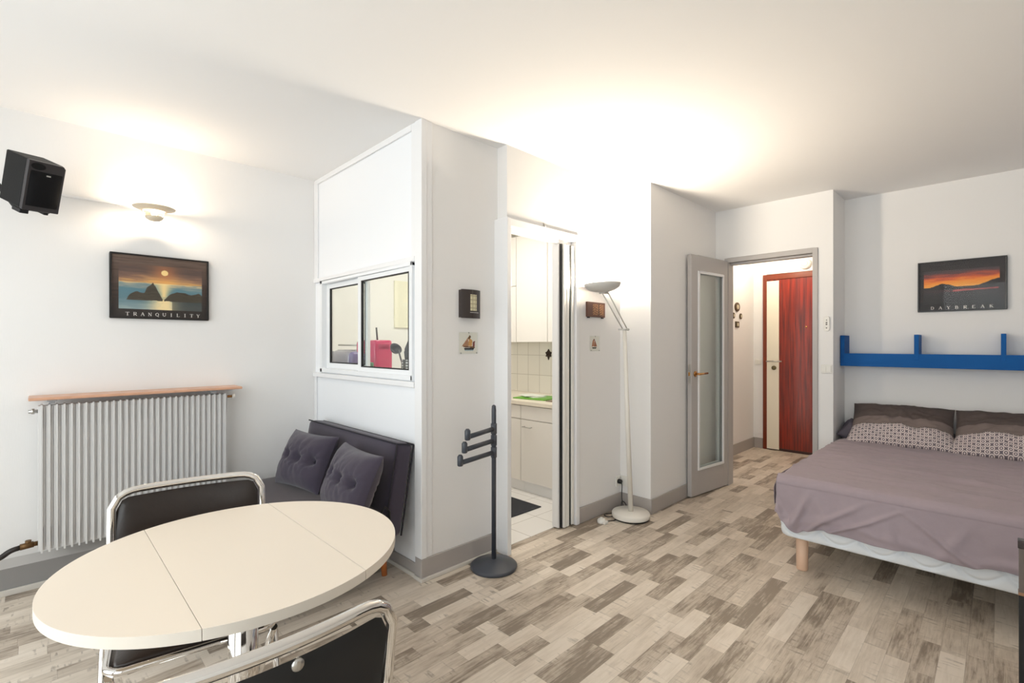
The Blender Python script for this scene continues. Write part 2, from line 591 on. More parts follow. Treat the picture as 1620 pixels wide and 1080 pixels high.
struct('baseboard_front', m, M_BASE, 'grey skirting behind the dark valet stand', 'skirting board', bevel=0.003)
m = MB().box(XP - .028, KX0 - 0.03, YF - .03, YF - .014, 0, .02).box(XP - .028, XP - .016, YF - .014, YF + .05, 0, .02)
struct('trim_3', m, M_BASELIP, 'pale strip at the foot of the skirting behind the valet stand', 'skirting trim', bevel=0.004)
skirt('baseboard_kitchen', KX1 + .055, XK - .012, YK - .013, YK, 'grey skirting between the folding door and floor lamp')
skirt('baseboard_return', XK - .012, XK, YC - .013, YK, 'short grey skirting behind the floor lamp base')
skirt('baseboard_centre', XK, XH, YC - .013, YC, 'grey skirting behind the open glazed door')
skirt('baseboard_hall_left', XH + .08, XE, YHL - .012, YHL, 'grey skirting along the left hall wall', 0.125)
skirt('baseboard_hall_back', XE - .012, XE, 2.06, YHL - .012, 'short grey skirting left of the red door', 0.125)
skirt('baseboard_bed', XB - .013, XB, YR, YB, 'grey skirting behind the bed')

# partition mouldings
m = MB()
X0 = XP - .012
m.box(X0, XP, 2.30, YL, CEIL - .035, CEIL)               # under the ceiling
m.box(X0, XP, 3.555, YL, 1.76, CEIL - .035)               # left vertical, by the corner
m.box(X0, XP, 2.262, 2.30, 1.76, CEIL)                    # right vertical
m.box(X0 - .006, XP, 2.262, YL, 1.735, 1.765)             # over the window
struct('trim_4', m, M_TRIM, 'white moulding framing the panel over the sliding window', 'moulding', bevel=0.004)
m = MB()
m.box(X0 - .012, XP, 2.262, YL, 1.04, 1.072)
m.box(X0, XP, 3.575, YL, 0.08, 1.04)
struct('trim_5', m, M_TRIM, 'white sill moulding under the sliding window', 'moulding', bevel=0.005)
m = MB()
m.box(XP - .016, XP + .02, YF - .012, YF + .055, 0.118, CEIL)
m.box(XP + .02, XP + .06, YF - .006, YF, 0.118, CEIL)
struct('trim_6', m, M_TRIM, 'white corner post of the window partition', 'corner trim', bevel=0.003)

# ------------------------------------------------------------------ sliding window in the partition
t = thing('window_1', 'white sliding window looking into the kitchen', 'window', (XP, 0, 0), kind='structure')
m = MB()
m.box(-.018, .055, WY0, WY1, WZ0, WZ0 + .028); m.box(-.018, .055, WY0, WY1, WZ1 - .022, WZ1)
m.box(-.018, .055, WY0, WY0 + .016, WZ0, WZ1); m.box(-.018, .055, WY1 - .03, WY1, WZ0, WZ1)
m.build('window_frame', M_ALU, t, bevel=0.002)
def sash(y0, y1, z0, z1, x, fl_, fr_, fb, ft):
    s = MB()
    s.box(x, x + .02, y0, y0 + fr_, z0, z1); s.box(x, x + .02, y1 - fl_, y1, z0, z1)
    s.box(x, x + .02, y0 + fr_, y1 - fl_, z0, z0 + fb); s.box(x, x + .02, y0 + fr_, y1 - fl_, z1 - ft, z1)
    o = s.build('sash', M_ALU, t, bevel=0.0015)
    g = MB()
    a, b, c, d = y0 + fr_, y1 - fl_, z0 + fb, z1 - ft
    k = .007
    g.box(x - .001, x + .012, a, a + k, c, d); g.box(x - .001, x + .012, b - k * 1.6, b, c, d)
    g.box(x - .001, x + .012, a, b, c, c + k); g.box(x - .001, x + .012, a, b, d - k, d)
    g.build('black_gasket', M_BLACK, o)
    MB().box(x + .008, x + .012, a, b, c, d).build('pane', M_GLASS, o)
sash(2.85, WY1 - .03, WZ0 + .028, WZ1 - .022, .018, .055, .03, .04, .035)
sash(WY0 + .016, 2.93, WZ0 + .028, WZ1 - .022, -.008, .045, .030, .028, .028)

# ------------------------------------------------------------------ kitchen doorway: frame and folding door
M_FOLD = mat('folding_door_white', (232, 230, 224), 0.4)
m = MB()
m.box(KX0 - .026, KX0 + .008, YK - .03, YF + .01, 0, KZ + .02)
m.box(KX0 + .008, KX1 + .056, YK - .014, YK + .1, KZ - .025, KZ + .022)
m.box(KX1 + .018, KX1 + .056, YK - .014, YK + .1, 0, KZ - .025)
struct('trim_7', m, M_TRIM, 'white frame of the kitchen doorway', 'door frame', bevel=0.003)
t = thing('door_3', 'white folding door stacked at the right of the kitchen doorway', 'folding door', (0, 0, 0), kind='structure')
B(KX0 + .01, KX1 + .01, YK + .03, YK + .065, KZ - .05, KZ - .026).build('track', M_TRIM, t)
B(2.570, 2.587, YK + .030, YK + .085, .008, KZ - .052).build('closing_post', M_TRIM, t, bevel=0.003)
B(2.588, 2.599, YK + .016, YK + .078, .008, KZ - .055).build('black_seal', M_BLACK, t)
for x0, x1 in ((2.600, 2.629), (2.632, 2.661)):
    B(x0, x1, YK + .002, YK + .085, .008, KZ - .055).build('fold_panel', M_FOLD, t, bevel=0.006, seg=3)
B(2.662, 2.685, YK + .012, YK + .075, .008, KZ - .055).build('black_seal', M_BLACK, t)
B(2.686, 2.714, YK + .002, YK + .085, .008, KZ - .055).build('fold_panel', M_FOLD, t, bevel=0.006, seg=3)
# little hook over the doorway
t = thing('wall_hook', 'tiny metal hook on the wall over the kitchen doorway', 'hook', (2.385, YK, 2.065))
MB().box(-.006, .006, -.002, 0, -.012, .014).build('plate', M_STEEL, t)
MB().tube([(0, -.002, .006), (0, -.012, .004), (.003, -.016, -.006), (.004, -.012, -.014)], .0018, 8).build('hook_arm', M_STEEL, t)

# ------------------------------------------------------------------ hall doorway, glazed door, entrance door
m = MB()
for (y0, y1, z0, z1) in ((HY0 - .035, HY0 + .002, 0, HZ + .038), (HY1 - .002, HY1 + .035, 0, HZ + .038), (HY0 + .002, HY1 - .002, HZ - .002, HZ + .038)):
    m.box(XH - .014, XH + .094, y0, y1, z0, z1)
m.box(XH + .03, XH + .094, HY0 + .002, HY1 - .002, HZ - .02, HZ - .002)
struct('trim_8', m, M_DOORGREY, 'grey painted frame of the hall doorway', 'door frame', bevel=0.003)

# door leaf: local x runs from the hinge to the lock edge, front (seen) side is -y
dl = thing('door_1', 'open grey door with a long glass panel', 'door', (4.46, 1.755, 0.012), radians(180 - 6.2), kind='structure')
LW, LH, LT = 0.595, 2.015, 0.038
# local y+ faces ... world -y because of the half turn
gx0, gx1, gz0, gz1 = 0.075, 0.50, 0.205, 1.885
m = MB()
m.box(0, gx0, -LT / 2, LT / 2, 0, LH); m.box(gx1, LW, -LT / 2, LT / 2, 0, LH)
m.box(gx0, gx1, -LT / 2, LT / 2, 0, gz0); m.box(gx0, gx1, -LT / 2, LT / 2, gz1, LH)
m.build('leaf', M_DOORGREY, dl, bevel=0.002)
m = MB()
for s in (-1, 1):
    a, b = (LT / 2 - .004, LT / 2 + .008) if s > 0 else (-LT / 2 - .008, -LT / 2 + .004)
    k = .020
    m.box(gx0, gx0 + k, a, b, gz0, gz1); m.box(gx1 - k, gx1, a, b, gz0, gz1)
    m.box(gx0 + k, gx1 - k, a, b, gz0, gz0 + k); m.box(gx0 + k, gx1 - k, a, b, gz1 - k, gz1)
m.build('glazing_bead', M_TRIM, dl, bevel=0.003)
MB().box(gx0, gx1, -.003, .003, gz0, gz1).build('pane', glass_mat('door_glass', (0.93, 0.95, 0.94), 1.4), dl)
h = MB()
for s in (-1, 1):
    yy = s * LT / 2
    h.lathe([(0, 0), (.024, 0), (.024, .006), (.012, .009), (0, .009)], 24, 0, Matrix.Translation((LW - .055, yy, 1.02)) @ Matrix.Rotation(radians(-90 * s), 4, 'X'))
    h.tube(roundpath([(LW - .055, yy, 1.02), (LW - .055, yy + s * .045, 1.02), (LW - .165, yy + s * .05, 1.024)], .02), [.009] * 8 + [.0075], 10)
h.build('brass_handle', M_BRASS, dl)
m = MB().box(LW - .0005, LW + .003, -.011, .011, 0.94, 1.10)
m.build('lock_plate', M_STEEL, dl)
B(LW + .003, LW + .008, -.006, .006, 1.005, 1.035).build('latch', M_BRASS, dl)

# entrance door
M_RED = mat('red_mahogany', (128, 38, 16), 0.28, var=0.0, coat=0.3)
nt = M_RED.node_tree
p = nt.nodes['Principled BSDF']
tc = nt.nodes.new('ShaderNodeTexCoord'); mp = nt.nodes.new('ShaderNodeMapping'); mp.inputs['Scale'].default_value = (14, 60, 2.2)
nz = nt.nodes.new('ShaderNodeTexNoise'); nz.inputs['Scale'].default_value = 1.0; nz.inputs['Detail'].default_value = 5
rp = nt.nodes.new('ShaderNodeValToRGB')
rp.color_ramp.elements[0].position = .33; rp.color_ramp.elements[0].color = s2l((80, 12, 5))
rp.color_ramp.elements[1].position = .68; rp.color_ramp.elements[1].color = s2l((148, 38, 12))
nt.links.new(tc.outputs['Object'], mp.inputs[0]); nt.links.new(mp.outputs[0], nz.inputs['Vector']); nt.links.new(nz.outputs['Fac'], rp.inputs[0]); nt.links.new(rp.outputs[0], p.inputs['Base Color'])
t = thing('door_2', 'varnished red wooden entrance door at the end of the hall', 'door', (XE, 0, 0), kind='structure')
D0, D1 = 2.052, 1.10
m = MB()
m.box(-.03, 0, D0 - .045, D0, 0, 2.125); m.box(-.03, 0, D1, D1 + .045, 0, 2.125); m.box(-.03, 0, D1 + .045, D0 - .045, 2.06, 2.125)
M_FRAME = mat('brown_door_frame', (112, 44, 16), 0.35, var=0.2, vscale=20, stretch=(1, 4, .4))
m.build('door_frame', M_FRAME, t, bevel=0.003)
MB().box(-.018, 0, D1 + .045, D0 - .045, 0.03, 2.06).build('leaf', M_RED, t)
MB().box(-.032, -.018, 1.872, 2.008, 0.012, 2.045).build('white_strip', mat('cream_strip', (232, 226, 208), 0.45), t, bevel=0.004)
MB().box(-.022, 0, D1 + .045, D0 - .045, 0.0, 0.03).build('threshold', mat('dark_threshold', (50, 22, 12), 0.5), t)
m = MB()
m.tube([(-.032, 1.93, 1.074), (-.075, 1.93, 1.074)], .010, 12)
m.tube([(-.075, 2.00, 1.072), (-.078, 1.83, 1.076)], .0085, 12)
m.build('lever_handle', M_STEEL, t)
m = MB().lathe([(0, 0), (.026, 0), (.026, .012), (.014, .016), (0, .016)], 24, 0, Matrix.Translation((-.032, 1.925, .995)) @ Matrix.Rotation(radians(-90), 4, 'Y'))
m.build('lock_cylinder', mat('dark_brass', (120, 108, 80), .35, 1.0), t)
m = MB().lathe([(0, 0), (.012, 0), (.010, .006), (0, .006)], 16, 0, Matrix.Translation((-.018, 1.585, 1.48)) @ Matrix.Rotation(radians(-90), 4, 'Y'))
m.build('peephole', M_BRASS, t)

# ------------------------------------------------------------------ generic wall devices
def x_wall_plate(name, label, cat, x, y, z, wy, hz, m, th=0.009):
    """plate on a wall that faces -X"""
    t = thing(name, label, cat, (x, y, z))
    MB().box(-th, 0, -wy / 2, wy / 2, -hz / 2, hz / 2).build('plate', m, t, bevel=0.003)
    return t
t = x_wall_plate('light_switch', 'white double light switch right of the hall doorway', 'light switch', XH, .974, 1.083, .075, .07, M_WHITEPL)
for s in (-1, 1):
    MB().box(-.014, -.009, s * .0165 - .014, s * .0165 + .014, -.024, .024).build('rocker', M_WHITEPL, t, bevel=0.002)
t = x_wall_plate('light_switch', 'white light switch in the hall, left of the red door', 'light switch', XE, 2.115, 1.06, .075, .07, M_WHITEPL)
for s in (-1, 1):
    MB().box(-.014, -.009, s * .0165 - .014, s * .0165 + .014, -.024, .024).build('rocker', M_WHITEPL, t, bevel=0.002)
# remote control in wall cradle
t = thing('wall_remote', 'slim white remote control hung beside the hall doorway', 'remote control', (XH, .972, 1.443))
pl = [(x * .021, y * .058) for x, y in [(cos(a) * (abs(cos(a)) ** -.55 if abs(cos(a)) > 1e-3 else 0), sin(a) * (abs(sin(a)) ** -.55 if abs(sin(a)) > 1e-3 else 0)) for a in [2 * pi * k / 32 + .05 for k in range(32)]]]
R_ = Matrix(((0, 0, -1, 0), (1, 0, 0, 0), (0, 1, 0, 0), (0, 0, 0, 1)))
MB().prism(pl, 0, .016, 0, R_).build('body', M_WHITEPL, t, bevel=0.003)
for zz, r in ((.028, .004), (.008, .006), (-.006, .006), (-.034, .005)):
    MB().lathe([(0, 0), (r, 0), (r * .8, .003), (0, .003)], 14, 0, Matrix.Translation((-.016, 0, zz)) @ Matrix.Rotation(radians(-90), 4, 'Y')).build('button', mat('grey_button', (92, 88, 84), .5), t)
# smoke detector over the entrance door
t = thing('smoke_detector', 'round white smoke detector over the red door', 'smoke detector', (XE, 1.60, 2.215))
MB().lathe([(0, 0), (.062, 0), (.062, .02), (.048, .036), (0, .038)], 32, 0, Matrix.Rotation(radians(-90), 4, 'Y')).build('body', M_WHITEPL, t)
MB().lathe([(.028, .0375), (.030, .040), (.033, .0375)], 24, 0, Matrix.Rotation(radians(-90), 4, 'Y')).build('grille_ring', mat('grey_grille', (170, 168, 160), .5), t)
# hall plaques on the left hall wall (faces -Y)
M_PLAQ = mat('bronze_plaque', (92, 74, 52), .4, .6, var=.3, vscale=60)
M_PLAQ2 = mat('cream_plaque_face', (206, 196, 170), .6, var=.2, vscale=80)
def hall_plaque(label, x, z, rx, rz, square=False):
    t = thing('wall_plaque', label, 'plaque', (x, YHL, z), group='small plaques on the left hall wall')
    n = 4 if square else 28
    pts = [(-rx, -rz), (rx, -rz), (rx, rz), (-rx, rz)] if square else [(rx * cos(2 * pi * k / n), rz * sin(2 * pi * k / n)) for k in range(n)]
    Mx = Matrix(((1, 0, 0, 0), (0, 0, -1, 0), (0, 1, 0, 0), (0, 0, 0, 1)))
    MB().prism(pts, 0, .014, 0, Mx).build('rim', M_PLAQ, t, bevel=0.003)
    MB().prism([(a * .45, b * .5) for a, b in pts], .0142, .017, 0, Mx).build('inset', M_PLAQ2, t)
    return t
hall_plaque('large round bronze plaque, top of the hall wall group', 5.83, 1.715, .070, .052)
hall_plaque('small oval plaque, left of the pair in the hall', 5.72, 1.61, .034, .034)
hall_plaque('small oval plaque, right of the pair in the hall', 5.94, 1.61, .034, .034)
hall_plaque('small square plaque at the bottom of the hall group', 5.83, 1.51, .050, .035, True)

# ------------------------------------------------------------------ painted prints
def paint(name, fn, w, h, nu, nv, parent, rough=0.6, M=None, coat=0.0):
    """flat print: colours come from fn(u,v), u right, v up, in sRGB"""
    me = bpy.data.meshes.new(name)
    verts = []
    for j in range(nv + 1):
        for i in range(nu + 1):
            q = Vector(((i / nu - .5) * w, 0, (j / nv - .5) * h))
            verts.append(tuple(M @ q if M else q))
    faces = [(j * (nu + 1) + i, j * (nu + 1) + i + 1, (j + 1) * (nu + 1) + i + 1, (j + 1) * (nu + 1) + i) for j in range(nv) for i in range(nu)]
    me.from_pydata(verts, [], faces)
    ca = me.color_attributes.new('art', 'FLOAT_COLOR', 'CORNER')
    dat = []
    for j in range(nv):
        for i in range(nu):
            c = s2l(fn((i + .5) / nu, (j + .5) / nv))
            dat.extend(list(c) * 4)
    ca.data.foreach_set('color', dat)
    m = bpy.data.materials.new(name + '_print')
    m.use_nodes = True
    p = m.node_tree.nodes['Principled BSDF']
    a = m.node_tree.nodes.new('ShaderNodeVertexColor')
    a.layer_name = 'art'
    m.node_tree.links.new(a.outputs['Color'], p.inputs['Base Color'])
    p.inputs['Roughness'].default_value = rough
    p.inputs['Coat Weight'].default_value = coat
    me.materials.append(m)
    o = bpy.data.objects.new(name, me)
    COL.objects.link(o)
    o.parent = parent
    return o

def lerp(a, b, t):
    t = max(0.0, min(1.0, t))
    return tuple(x + (y - x) * t for x, y in zip(a, b))
def grad(stops, t):
    if t <= stops[0][0]: return stops[0][1]
    for (p0, c0), (p1, c1) in zip(stops, stops[1:]):
        if t <= p1:
            return lerp(c0, c1, (t - p0) / (p1 - p0))
    return stops[-1][1]

# serif capitals from strokes: (x0,y0,x1,y1,width)
T, S = .15, .06
LET = {
 'T': [(.5, 0, .5, 1, T), (.05, .97, .95, .97, S), (.3, .02, .7, .02, S), (.06, .8, .06, 1, S), (.94, .8, .94, 1, S)],
 'R': [(.22, 0, .22, 1, T), (.1, .97, .6, .97, S), (.2, .5, .6, .5, S), (.6, .97, .78, .85, .1), (.78, .85, .78, .64, T), (.78, .64, .6, .5, .1), (.45, .5, .88, 0, T), (.08, .02, .4, .02, S), (.78, .02, 1, .02, S)],
 'A': [(.5, 1, .12, 0, .07), (.5, 1, .88, 0, T), (.26, .36, .74, .36, S), (0, .02, .28, .02, S), (.7, .02, 1, .02, S)],
 'N': [(.18, 0, .18, 1, .07), (.16, 1, .84, 0, T), (.84, 0, .84, 1, .07), (.02, .02, .34, .02, S), (.68, .98, 1, .98, S)],
 'Q': [(.5, 1, .14, .75, .1), (.14, .75, .14, .27, T), (.14, .27, .5, .02, .1), (.5, .02, .86, .27, .1), (.86, .27, .86, .75, T), (.86, .75, .5, 1, .1), (.5, .1, .95, -.2, .12)],
 'U': [(.18, 1, .18, .25, T), (.18, .25, .5, .02, .1), (.5, .02, .82, .25, .1), (.82, .25, .82, 1, .08), (.02, .98, .34, .98, S), (.68, .98, .98, .98, S)],
 'I': [(.5, 0, .5, 1, T), (.3, .98, .7, .98, S), (.3, .02, .7, .02, S)],
 'L': [(.25, 0, .25, 1, T), (.08, .98, .42, .98, S), (.08, .03, .85, .03, S), (.85, .03, .85, .25, S)],
 'Y': [(.5, 0, .5, .5, T), (.5, .48, .12, 1, .13), (.5, .48, .86, 1, .07), (.3, .02, .7, .02, S), (0, .98, .26, .98, S), (.74, .98, 1, .98, S)],
 'D': [(.22, 0, .22, 1, T), (.08, .97, .55, .97, S), (.08, .03, .55, .03, S), (.55, .97, .84, .72, .1), (.84, .72, .84, .28, T), (.84, .28, .55, .03, .1)],
 'B': [(.22, 0, .22, 1, T), (.08, .97, .58, .97, S), (.2, .53, .6, .53, S), (.08, .03, .6, .03, S), (.58, .97, .74, .85, .1), (.74, .85, .74, .66, .12), (.74, .66, .6, .53, .1), (.6, .53, .82, .4, .1), (.82, .4, .82, .15, T), (.82, .15, .6, .03, .1)],
 'E': [(.22, 0, .22, 1, T), (.08, .97, .82, .97, S), (.2, .52, .62, .52, S), (.08, .03, .86, .03, S), (.82, .8, .82, .97, S), (.86, .03, .86, .22, S)],
 'K': [(.2, 0, .2, 1, T), (.2, .42, .8, 1, .07), (.4, .6, .88, 0, T), (.06, .98, .36, .98, S), (.06, .02, .36, .02, S), (.66, .98, .96, .98, S), (.74, .02, 1, .02, S)],
}
def lettering(word, x0, x1, z, h, parent, m, M=None, y=-.0012):
    n = len(word)
    pitch = (x1 - x0) / (n - 1)
    wch = h * .95
    for i, ch in enumerate(word):
        mb = MB()
        cx = x0 + pitch * i - wch / 2
        for a, b, c, d, wd in LET[ch]:
            p = Vector((cx + a * wch, 0, z + b * h)); q = Vector((cx + c * wch, 0, z + d * h))
            dr = (q - p).normalized(); nn = Vector((-dr.z, 0, dr.x)) * wd * h * .62
            vs = [p + nn, p - nn, q - nn, q + nn]
            vs = [Vector((v.x, y, v.z)) for v in vs]
            mb.add(vs, [(0, 1, 2, 3)], 0, False, M)
        mb.build('letter', m, parent, clean=False)

def framed_poster(name, label, loc, rz, w, h, art, word, tx0, tx1, tz, th, tilt=0.0):
    t = thing(name, label, 'picture', loc, rz)
    t.rotation_euler = (0, tilt, rz)
    m = MB(); k = .009
    for a, b, c, d in ((-w / 2, w / 2, -h / 2, -h / 2 + k), (-w / 2, w / 2, h / 2 - k, h / 2), (-w / 2, -w / 2 + k, -h / 2 + k, h / 2 - k), (w / 2 - k, w / 2, -h / 2 + k, h / 2 - k)):
        m.box(a, b, -.022, 0, c, d)
    m.build('frame', mat('black_frame', (22, 18, 17), .3), t, bevel=0.0015)
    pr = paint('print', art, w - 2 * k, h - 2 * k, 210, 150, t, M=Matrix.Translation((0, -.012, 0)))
    lettering(word, tx0 * w, tx1 * w, tz * h - h / 2, th, pr, mat('pale_ink', (225, 220, 214), .5), None, -.0135)
    MB().box(-w / 2 + k, w / 2 - k, -.0175, -.0155, -h / 2 + k, h / 2 - k).build('glazing', M_ACRYL, t)
    return t

def art_tranq(u, v):
    iu = (u - .065) / .88
    iv = (v - .135) / .735
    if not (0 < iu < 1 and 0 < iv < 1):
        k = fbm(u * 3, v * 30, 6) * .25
        return grad([(.12, (40, 32, 29)), (.45, (64, 48, 40)), (.85, (98, 78, 68)), (1, (112, 92, 80))], v + k)  # border browns towards the top: glazing reflection painted into the print
    n = fbm(iu * 5, iv * 26, 1.3) * .5
    n2 = fbm(iu * 14, iv * 60, 4.1) * .5
    hz = .60
    sd = sqrt(((iu - .53) * 1.45) ** 2 + (iv - .84) ** 2)
    glow = exp(-((iu - .53) / .22) ** 2)
    if iv > hz:
        t = (iv - hz) / (1 - hz)
        c = grad([(0, (206, 158, 96)), (.15, (170, 128, 96)), (.4, (122, 92, 78)), (.7, (92, 74, 68)), (1, (108, 84, 72))], t + n * .35)
        c = lerp(c, (255, 196, 110), .75 * glow * exp(-((iv - .62) / .14) ** 2))
        c = lerp(c, (214, 128, 74), .6 * exp(-(sd / .20) ** 2))
        if sd < .062: c = (255, 222, 150)
    else:
        c = grad([(0, (150, 168, 170)), (.35, (96, 128, 138)), (.7, (88, 128, 142)), (.93, (150, 158, 150)), (1, (220, 190, 140))], iv / hz + n * .25)
        c = lerp(c, (255, 226, 160), .95 * exp(-((iu - .52) / (.05 + .10 * abs(iv - .33) * 2)) ** 2) * (1 if iv > .30 else .75))
        if iv < .22:
            c = lerp(c, (250, 226, 172), exp(-((iu - .53) / .19) ** 2 * 1.2) * (1 if n2 < .25 else .5))
    def ridge(pts, x):
        for (a, b), (c_, d) in zip(pts, pts[1:]):
            if a <= x <= c_:
                return b + (d - b) * (x - a) / (c_ - a)
        return -1
    left = ridge([(.09, .22), (.13, .33), (.17, .37), (.21, .40), (.24, .37), (.29, .36), (.32, .50), (.36, .54), (.39, .60), (.42, .52), (.46, .38), (.505, .24)], iu)
    right = ridge([(.52, .22), (.56, .30), (.60, .37), (.68, .42), (.78, .41), (.86, .37), (.92, .40), (.96, .42), (1, .36)], iu)
    top = max(left, right) + fbm(iu * 30, 0, 2) * .012
    if top > 0:
        base = .20 + fbm(iu * 8, 3, 0) * .01
        if base < iv < top:
            return lerp((50, 42, 34), (92, 84, 66), .5 + n2)
        if iu > .62 and iv <= base:
            return lerp((52, 52, 48), c, .25 + max(0, .78 - iu) * 1.5)
    return c

def art_day(u, v):
    iu = (u - .055) / .885
    iv = (v - .13) / .70
    n = fbm(u * 4, v * 22, 7.7) * .5
    if not (0 < iu < 1) or not (0 < iv < 1):
        return lerp((40, 36, 38), (58, 52, 54), .5 + n) if v > .17 else (42, 41, 44)
    if iv > .50:
        t = (iv - .50) / .5
        tt = t + n * .30 - iu * .10
        c = grad([(0, (250, 176, 84)), (.25, (246, 150, 62)), (.48, (214, 100, 62)), (.65, (150, 78, 72)), (.8, (92, 68, 70)), (1, (70, 64, 68))], tt)
    else:
        c = grad([(0, (50, 50, 53)), (.6, (62, 60, 63)), (1, (74, 62, 66))], iv / .5 + n * .5)
        if abs(iv - .395 - (iu - .6) * .06) < .028 and .22 < iu < .98:
            c = lerp((196, 92, 92), c, abs(n) * 2 + (0 if iu > .4 else .6))
    hill = .50 + .13 * exp(-((iu - .27) / .15) ** 2) + .20 * exp(-((iu - 1.0) / .22) ** 2) - .03 + .02 * exp(-((iu - .55) / .08) ** 2)
    hill += fbm(iu * 18, 2.2, 0) * .012
    if .42 < iv < hill:
        return lerp((46, 44, 48), (64, 60, 62), .5 + n)
    return c

# radiator wall faces -Y: local x = world x
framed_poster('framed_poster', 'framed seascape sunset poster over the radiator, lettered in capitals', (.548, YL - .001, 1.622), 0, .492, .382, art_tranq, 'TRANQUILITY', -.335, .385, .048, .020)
# bed wall faces -X : rotate so local -y -> world -x, local x -> world -y
framed_poster('framed_poster', 'framed orange sunrise poster above the blue shelf', (XB - .001, .210, 1.716), radians(-90), .484, .380, art_day, 'DAYBREAK', -.325, .335, .045, .022)

# ------------------------------------------------------------------ small things on the kitchen-side walls
M_DKBR = mat('dark_brown_plastic', (52, 44, 42), .4)
t = thing('door_chime', 'dark curved wall unit with a pale vertical insert', 'wall unit', (1.815, YF, 1.515))
def cur(u, v):
    x = (u - .5) * .145
    return (x, -.022 - .018 * (1 - (2 * u - 1) ** 2), (v - .5) * (.166 - .006 * (2 * u - 1) ** 2))
m = MB().grid(cur, 16, 2)
m.box(-.0725, .0725, -.022, 0, -.080, .080)
tp = [(x, y) for x, y in [((u / 16 - .5) * .145, -.022 - .018 * (1 - (2 * u / 16 - 1) ** 2)) for u in range(17)]]
m.prism(tp, -.083, -.080); m.prism(tp, .080, .083)
m.build('cover', M_DKBR, t)
def ins(u, v):
    x = -.018 + (u) * .050
    q = (x + .0725) / .145
    return (x, -.0235 - .018 * (1 - (2 * q - 1) ** 2), -.040 + v * .095)
MB().grid(ins, 6, 1).build('pale_insert', tile_material('cream_grille', (206, 200, 168), (150, 144, 118), .02, .0235, 'XZ', .4, gap=.012), t)
def ins2(u, v):
    x = -.02 + u * .07
    q = (x + .0725) / .145
    return (x, -.0235 - .018 * (1 - (2 * q - 1) ** 2), -.052 + v * .004)
MB().grid(ins2, 6, 1).build('silver_line', M_STEEL, t)

def poly_in(poly, x, y):
    c = False
    for (x0, y0), (x1, y1) in zip(poly, poly[1:] + poly[:1]):
        if (y0 > y) != (y1 > y) and x < (x1 - x0) * (y - y0) / (y1 - y0) + x0:
            c = not c
    return c
def ship_art(layers, bg=(234, 230, 224)):
    def fn(u, v):
        for poly, col in layers:
            if poly_in(poly, u, v):
                k = fbm(u * 20, v * 20, 3) * 18
                return tuple(max(0, min(255, x + k)) for x in col)
        return bg
    return fn
ship1 = [([(.26, .22), (.33, .17), (.78, .17), (.86, .27), (.30, .27)], (34, 36, 44)),
         ([(.22, .30), (.88, .26), (.86, .33), (.26, .36)], (120, 78, 52)),
         ([(.30, .13), (.78, .13), (.80, .17), (.30, .17)], (170, 186, 196)),
         ([(.14, .34), (.50, .78), (.52, .36)], (176, 128, 98)),
         ([(.46, .72), (.58, .88), (.66, .80), (.56, .66)], (120, 84, 50)),
         ([(.50, .36), (.55, .76), (.74, .62), (.70, .34)], (204, 152, 92)),
         ([(.74, .34), (.76, .56), (.88, .60), (.86, .34)], (132, 66, 62))]
ship2 = [([(.22, .24), (.30, .14), (.66, .14), (.74, .26)], (56, 50, 26)),
         ([(.20, .30), (.30, .72), (.46, .74), (.44, .30)], (168, 104, 62)),
         ([(.44, .28), (.50, .76), (.62, .62), (.78, .30)], (150, 84, 48)),
         ([(.32, .70), (.44, .84), (.58, .72)], (118, 60, 30))]
def ship_tile(label, x, y, z, w, h, art, gr):
    t = thing('ship_tile', label, 'picture tile', (x, y, z), group=gr)
    MB().box(-w / 2, w / 2, -.009, -.003, -h / 2, h / 2).build('clear_plate', glass_mat('acrylic', (.97, .98, .97), .3), t, bevel=0.001)
    paint('print', art, w * .96, h * .96, 60, 56, t, .4, Matrix.Translation((0, -.0025, 0)))
    for px, pz in ((-.42, -.46), (.42, -.46), (0, .47)):
        MB().lathe([(0, 0), (.0045, 0), (.003, .004), (0, .004)], 10, 0, Matrix.Translation((px * w, -.009, pz * h)) @ Matrix.Rotation(radians(90), 4, 'X')).build('screw', M_STEEL, t)
ship_tile('clear plate printed with a tan-sailed ship, under the dark wall unit', 1.812, YF, 1.287, .142, .128, ship_art(ship1), None)
ship_tile('clear plate printed with a brown-sailed ship, under the carved plaque', 2.95, YK, 1.285, .118, .112, ship_art(ship2), None)
t = thing('carved_plaque', 'small brown wooden plaque with carved tan pattern behind the lamp arm', 'plaque', (2.96, YK, 1.538))
MB().box(-.115, .108, -.016, 0, -.058, .052).build('board', mat('brown_wood', (92, 56, 42), .5, var=.2, vscale=30), t, bevel=0.003)
def art_plq(u, v):
    k = sin(u * 40) * sin(v * 31 + 3 * sin(u * 9)) + fbm(u * 16, v * 14, 5)
    if abs(u - .55) < .03: return (44, 26, 18)
    return (170, 124, 78) if k > .05 and .04 < u < .96 and .05 < v < .95 else (100, 60, 42)
paint('carving', art_plq, .145, .088, 60, 40, t, .5, Matrix.Translation((.018, -.0168, -.002)))
for sx in (-.09, .085):
    MB().box(sx - .01, sx + .01, -.012, 0, -.066, -.058).build('foot', mat('dark_iron', (34, 28, 26), .5), t)

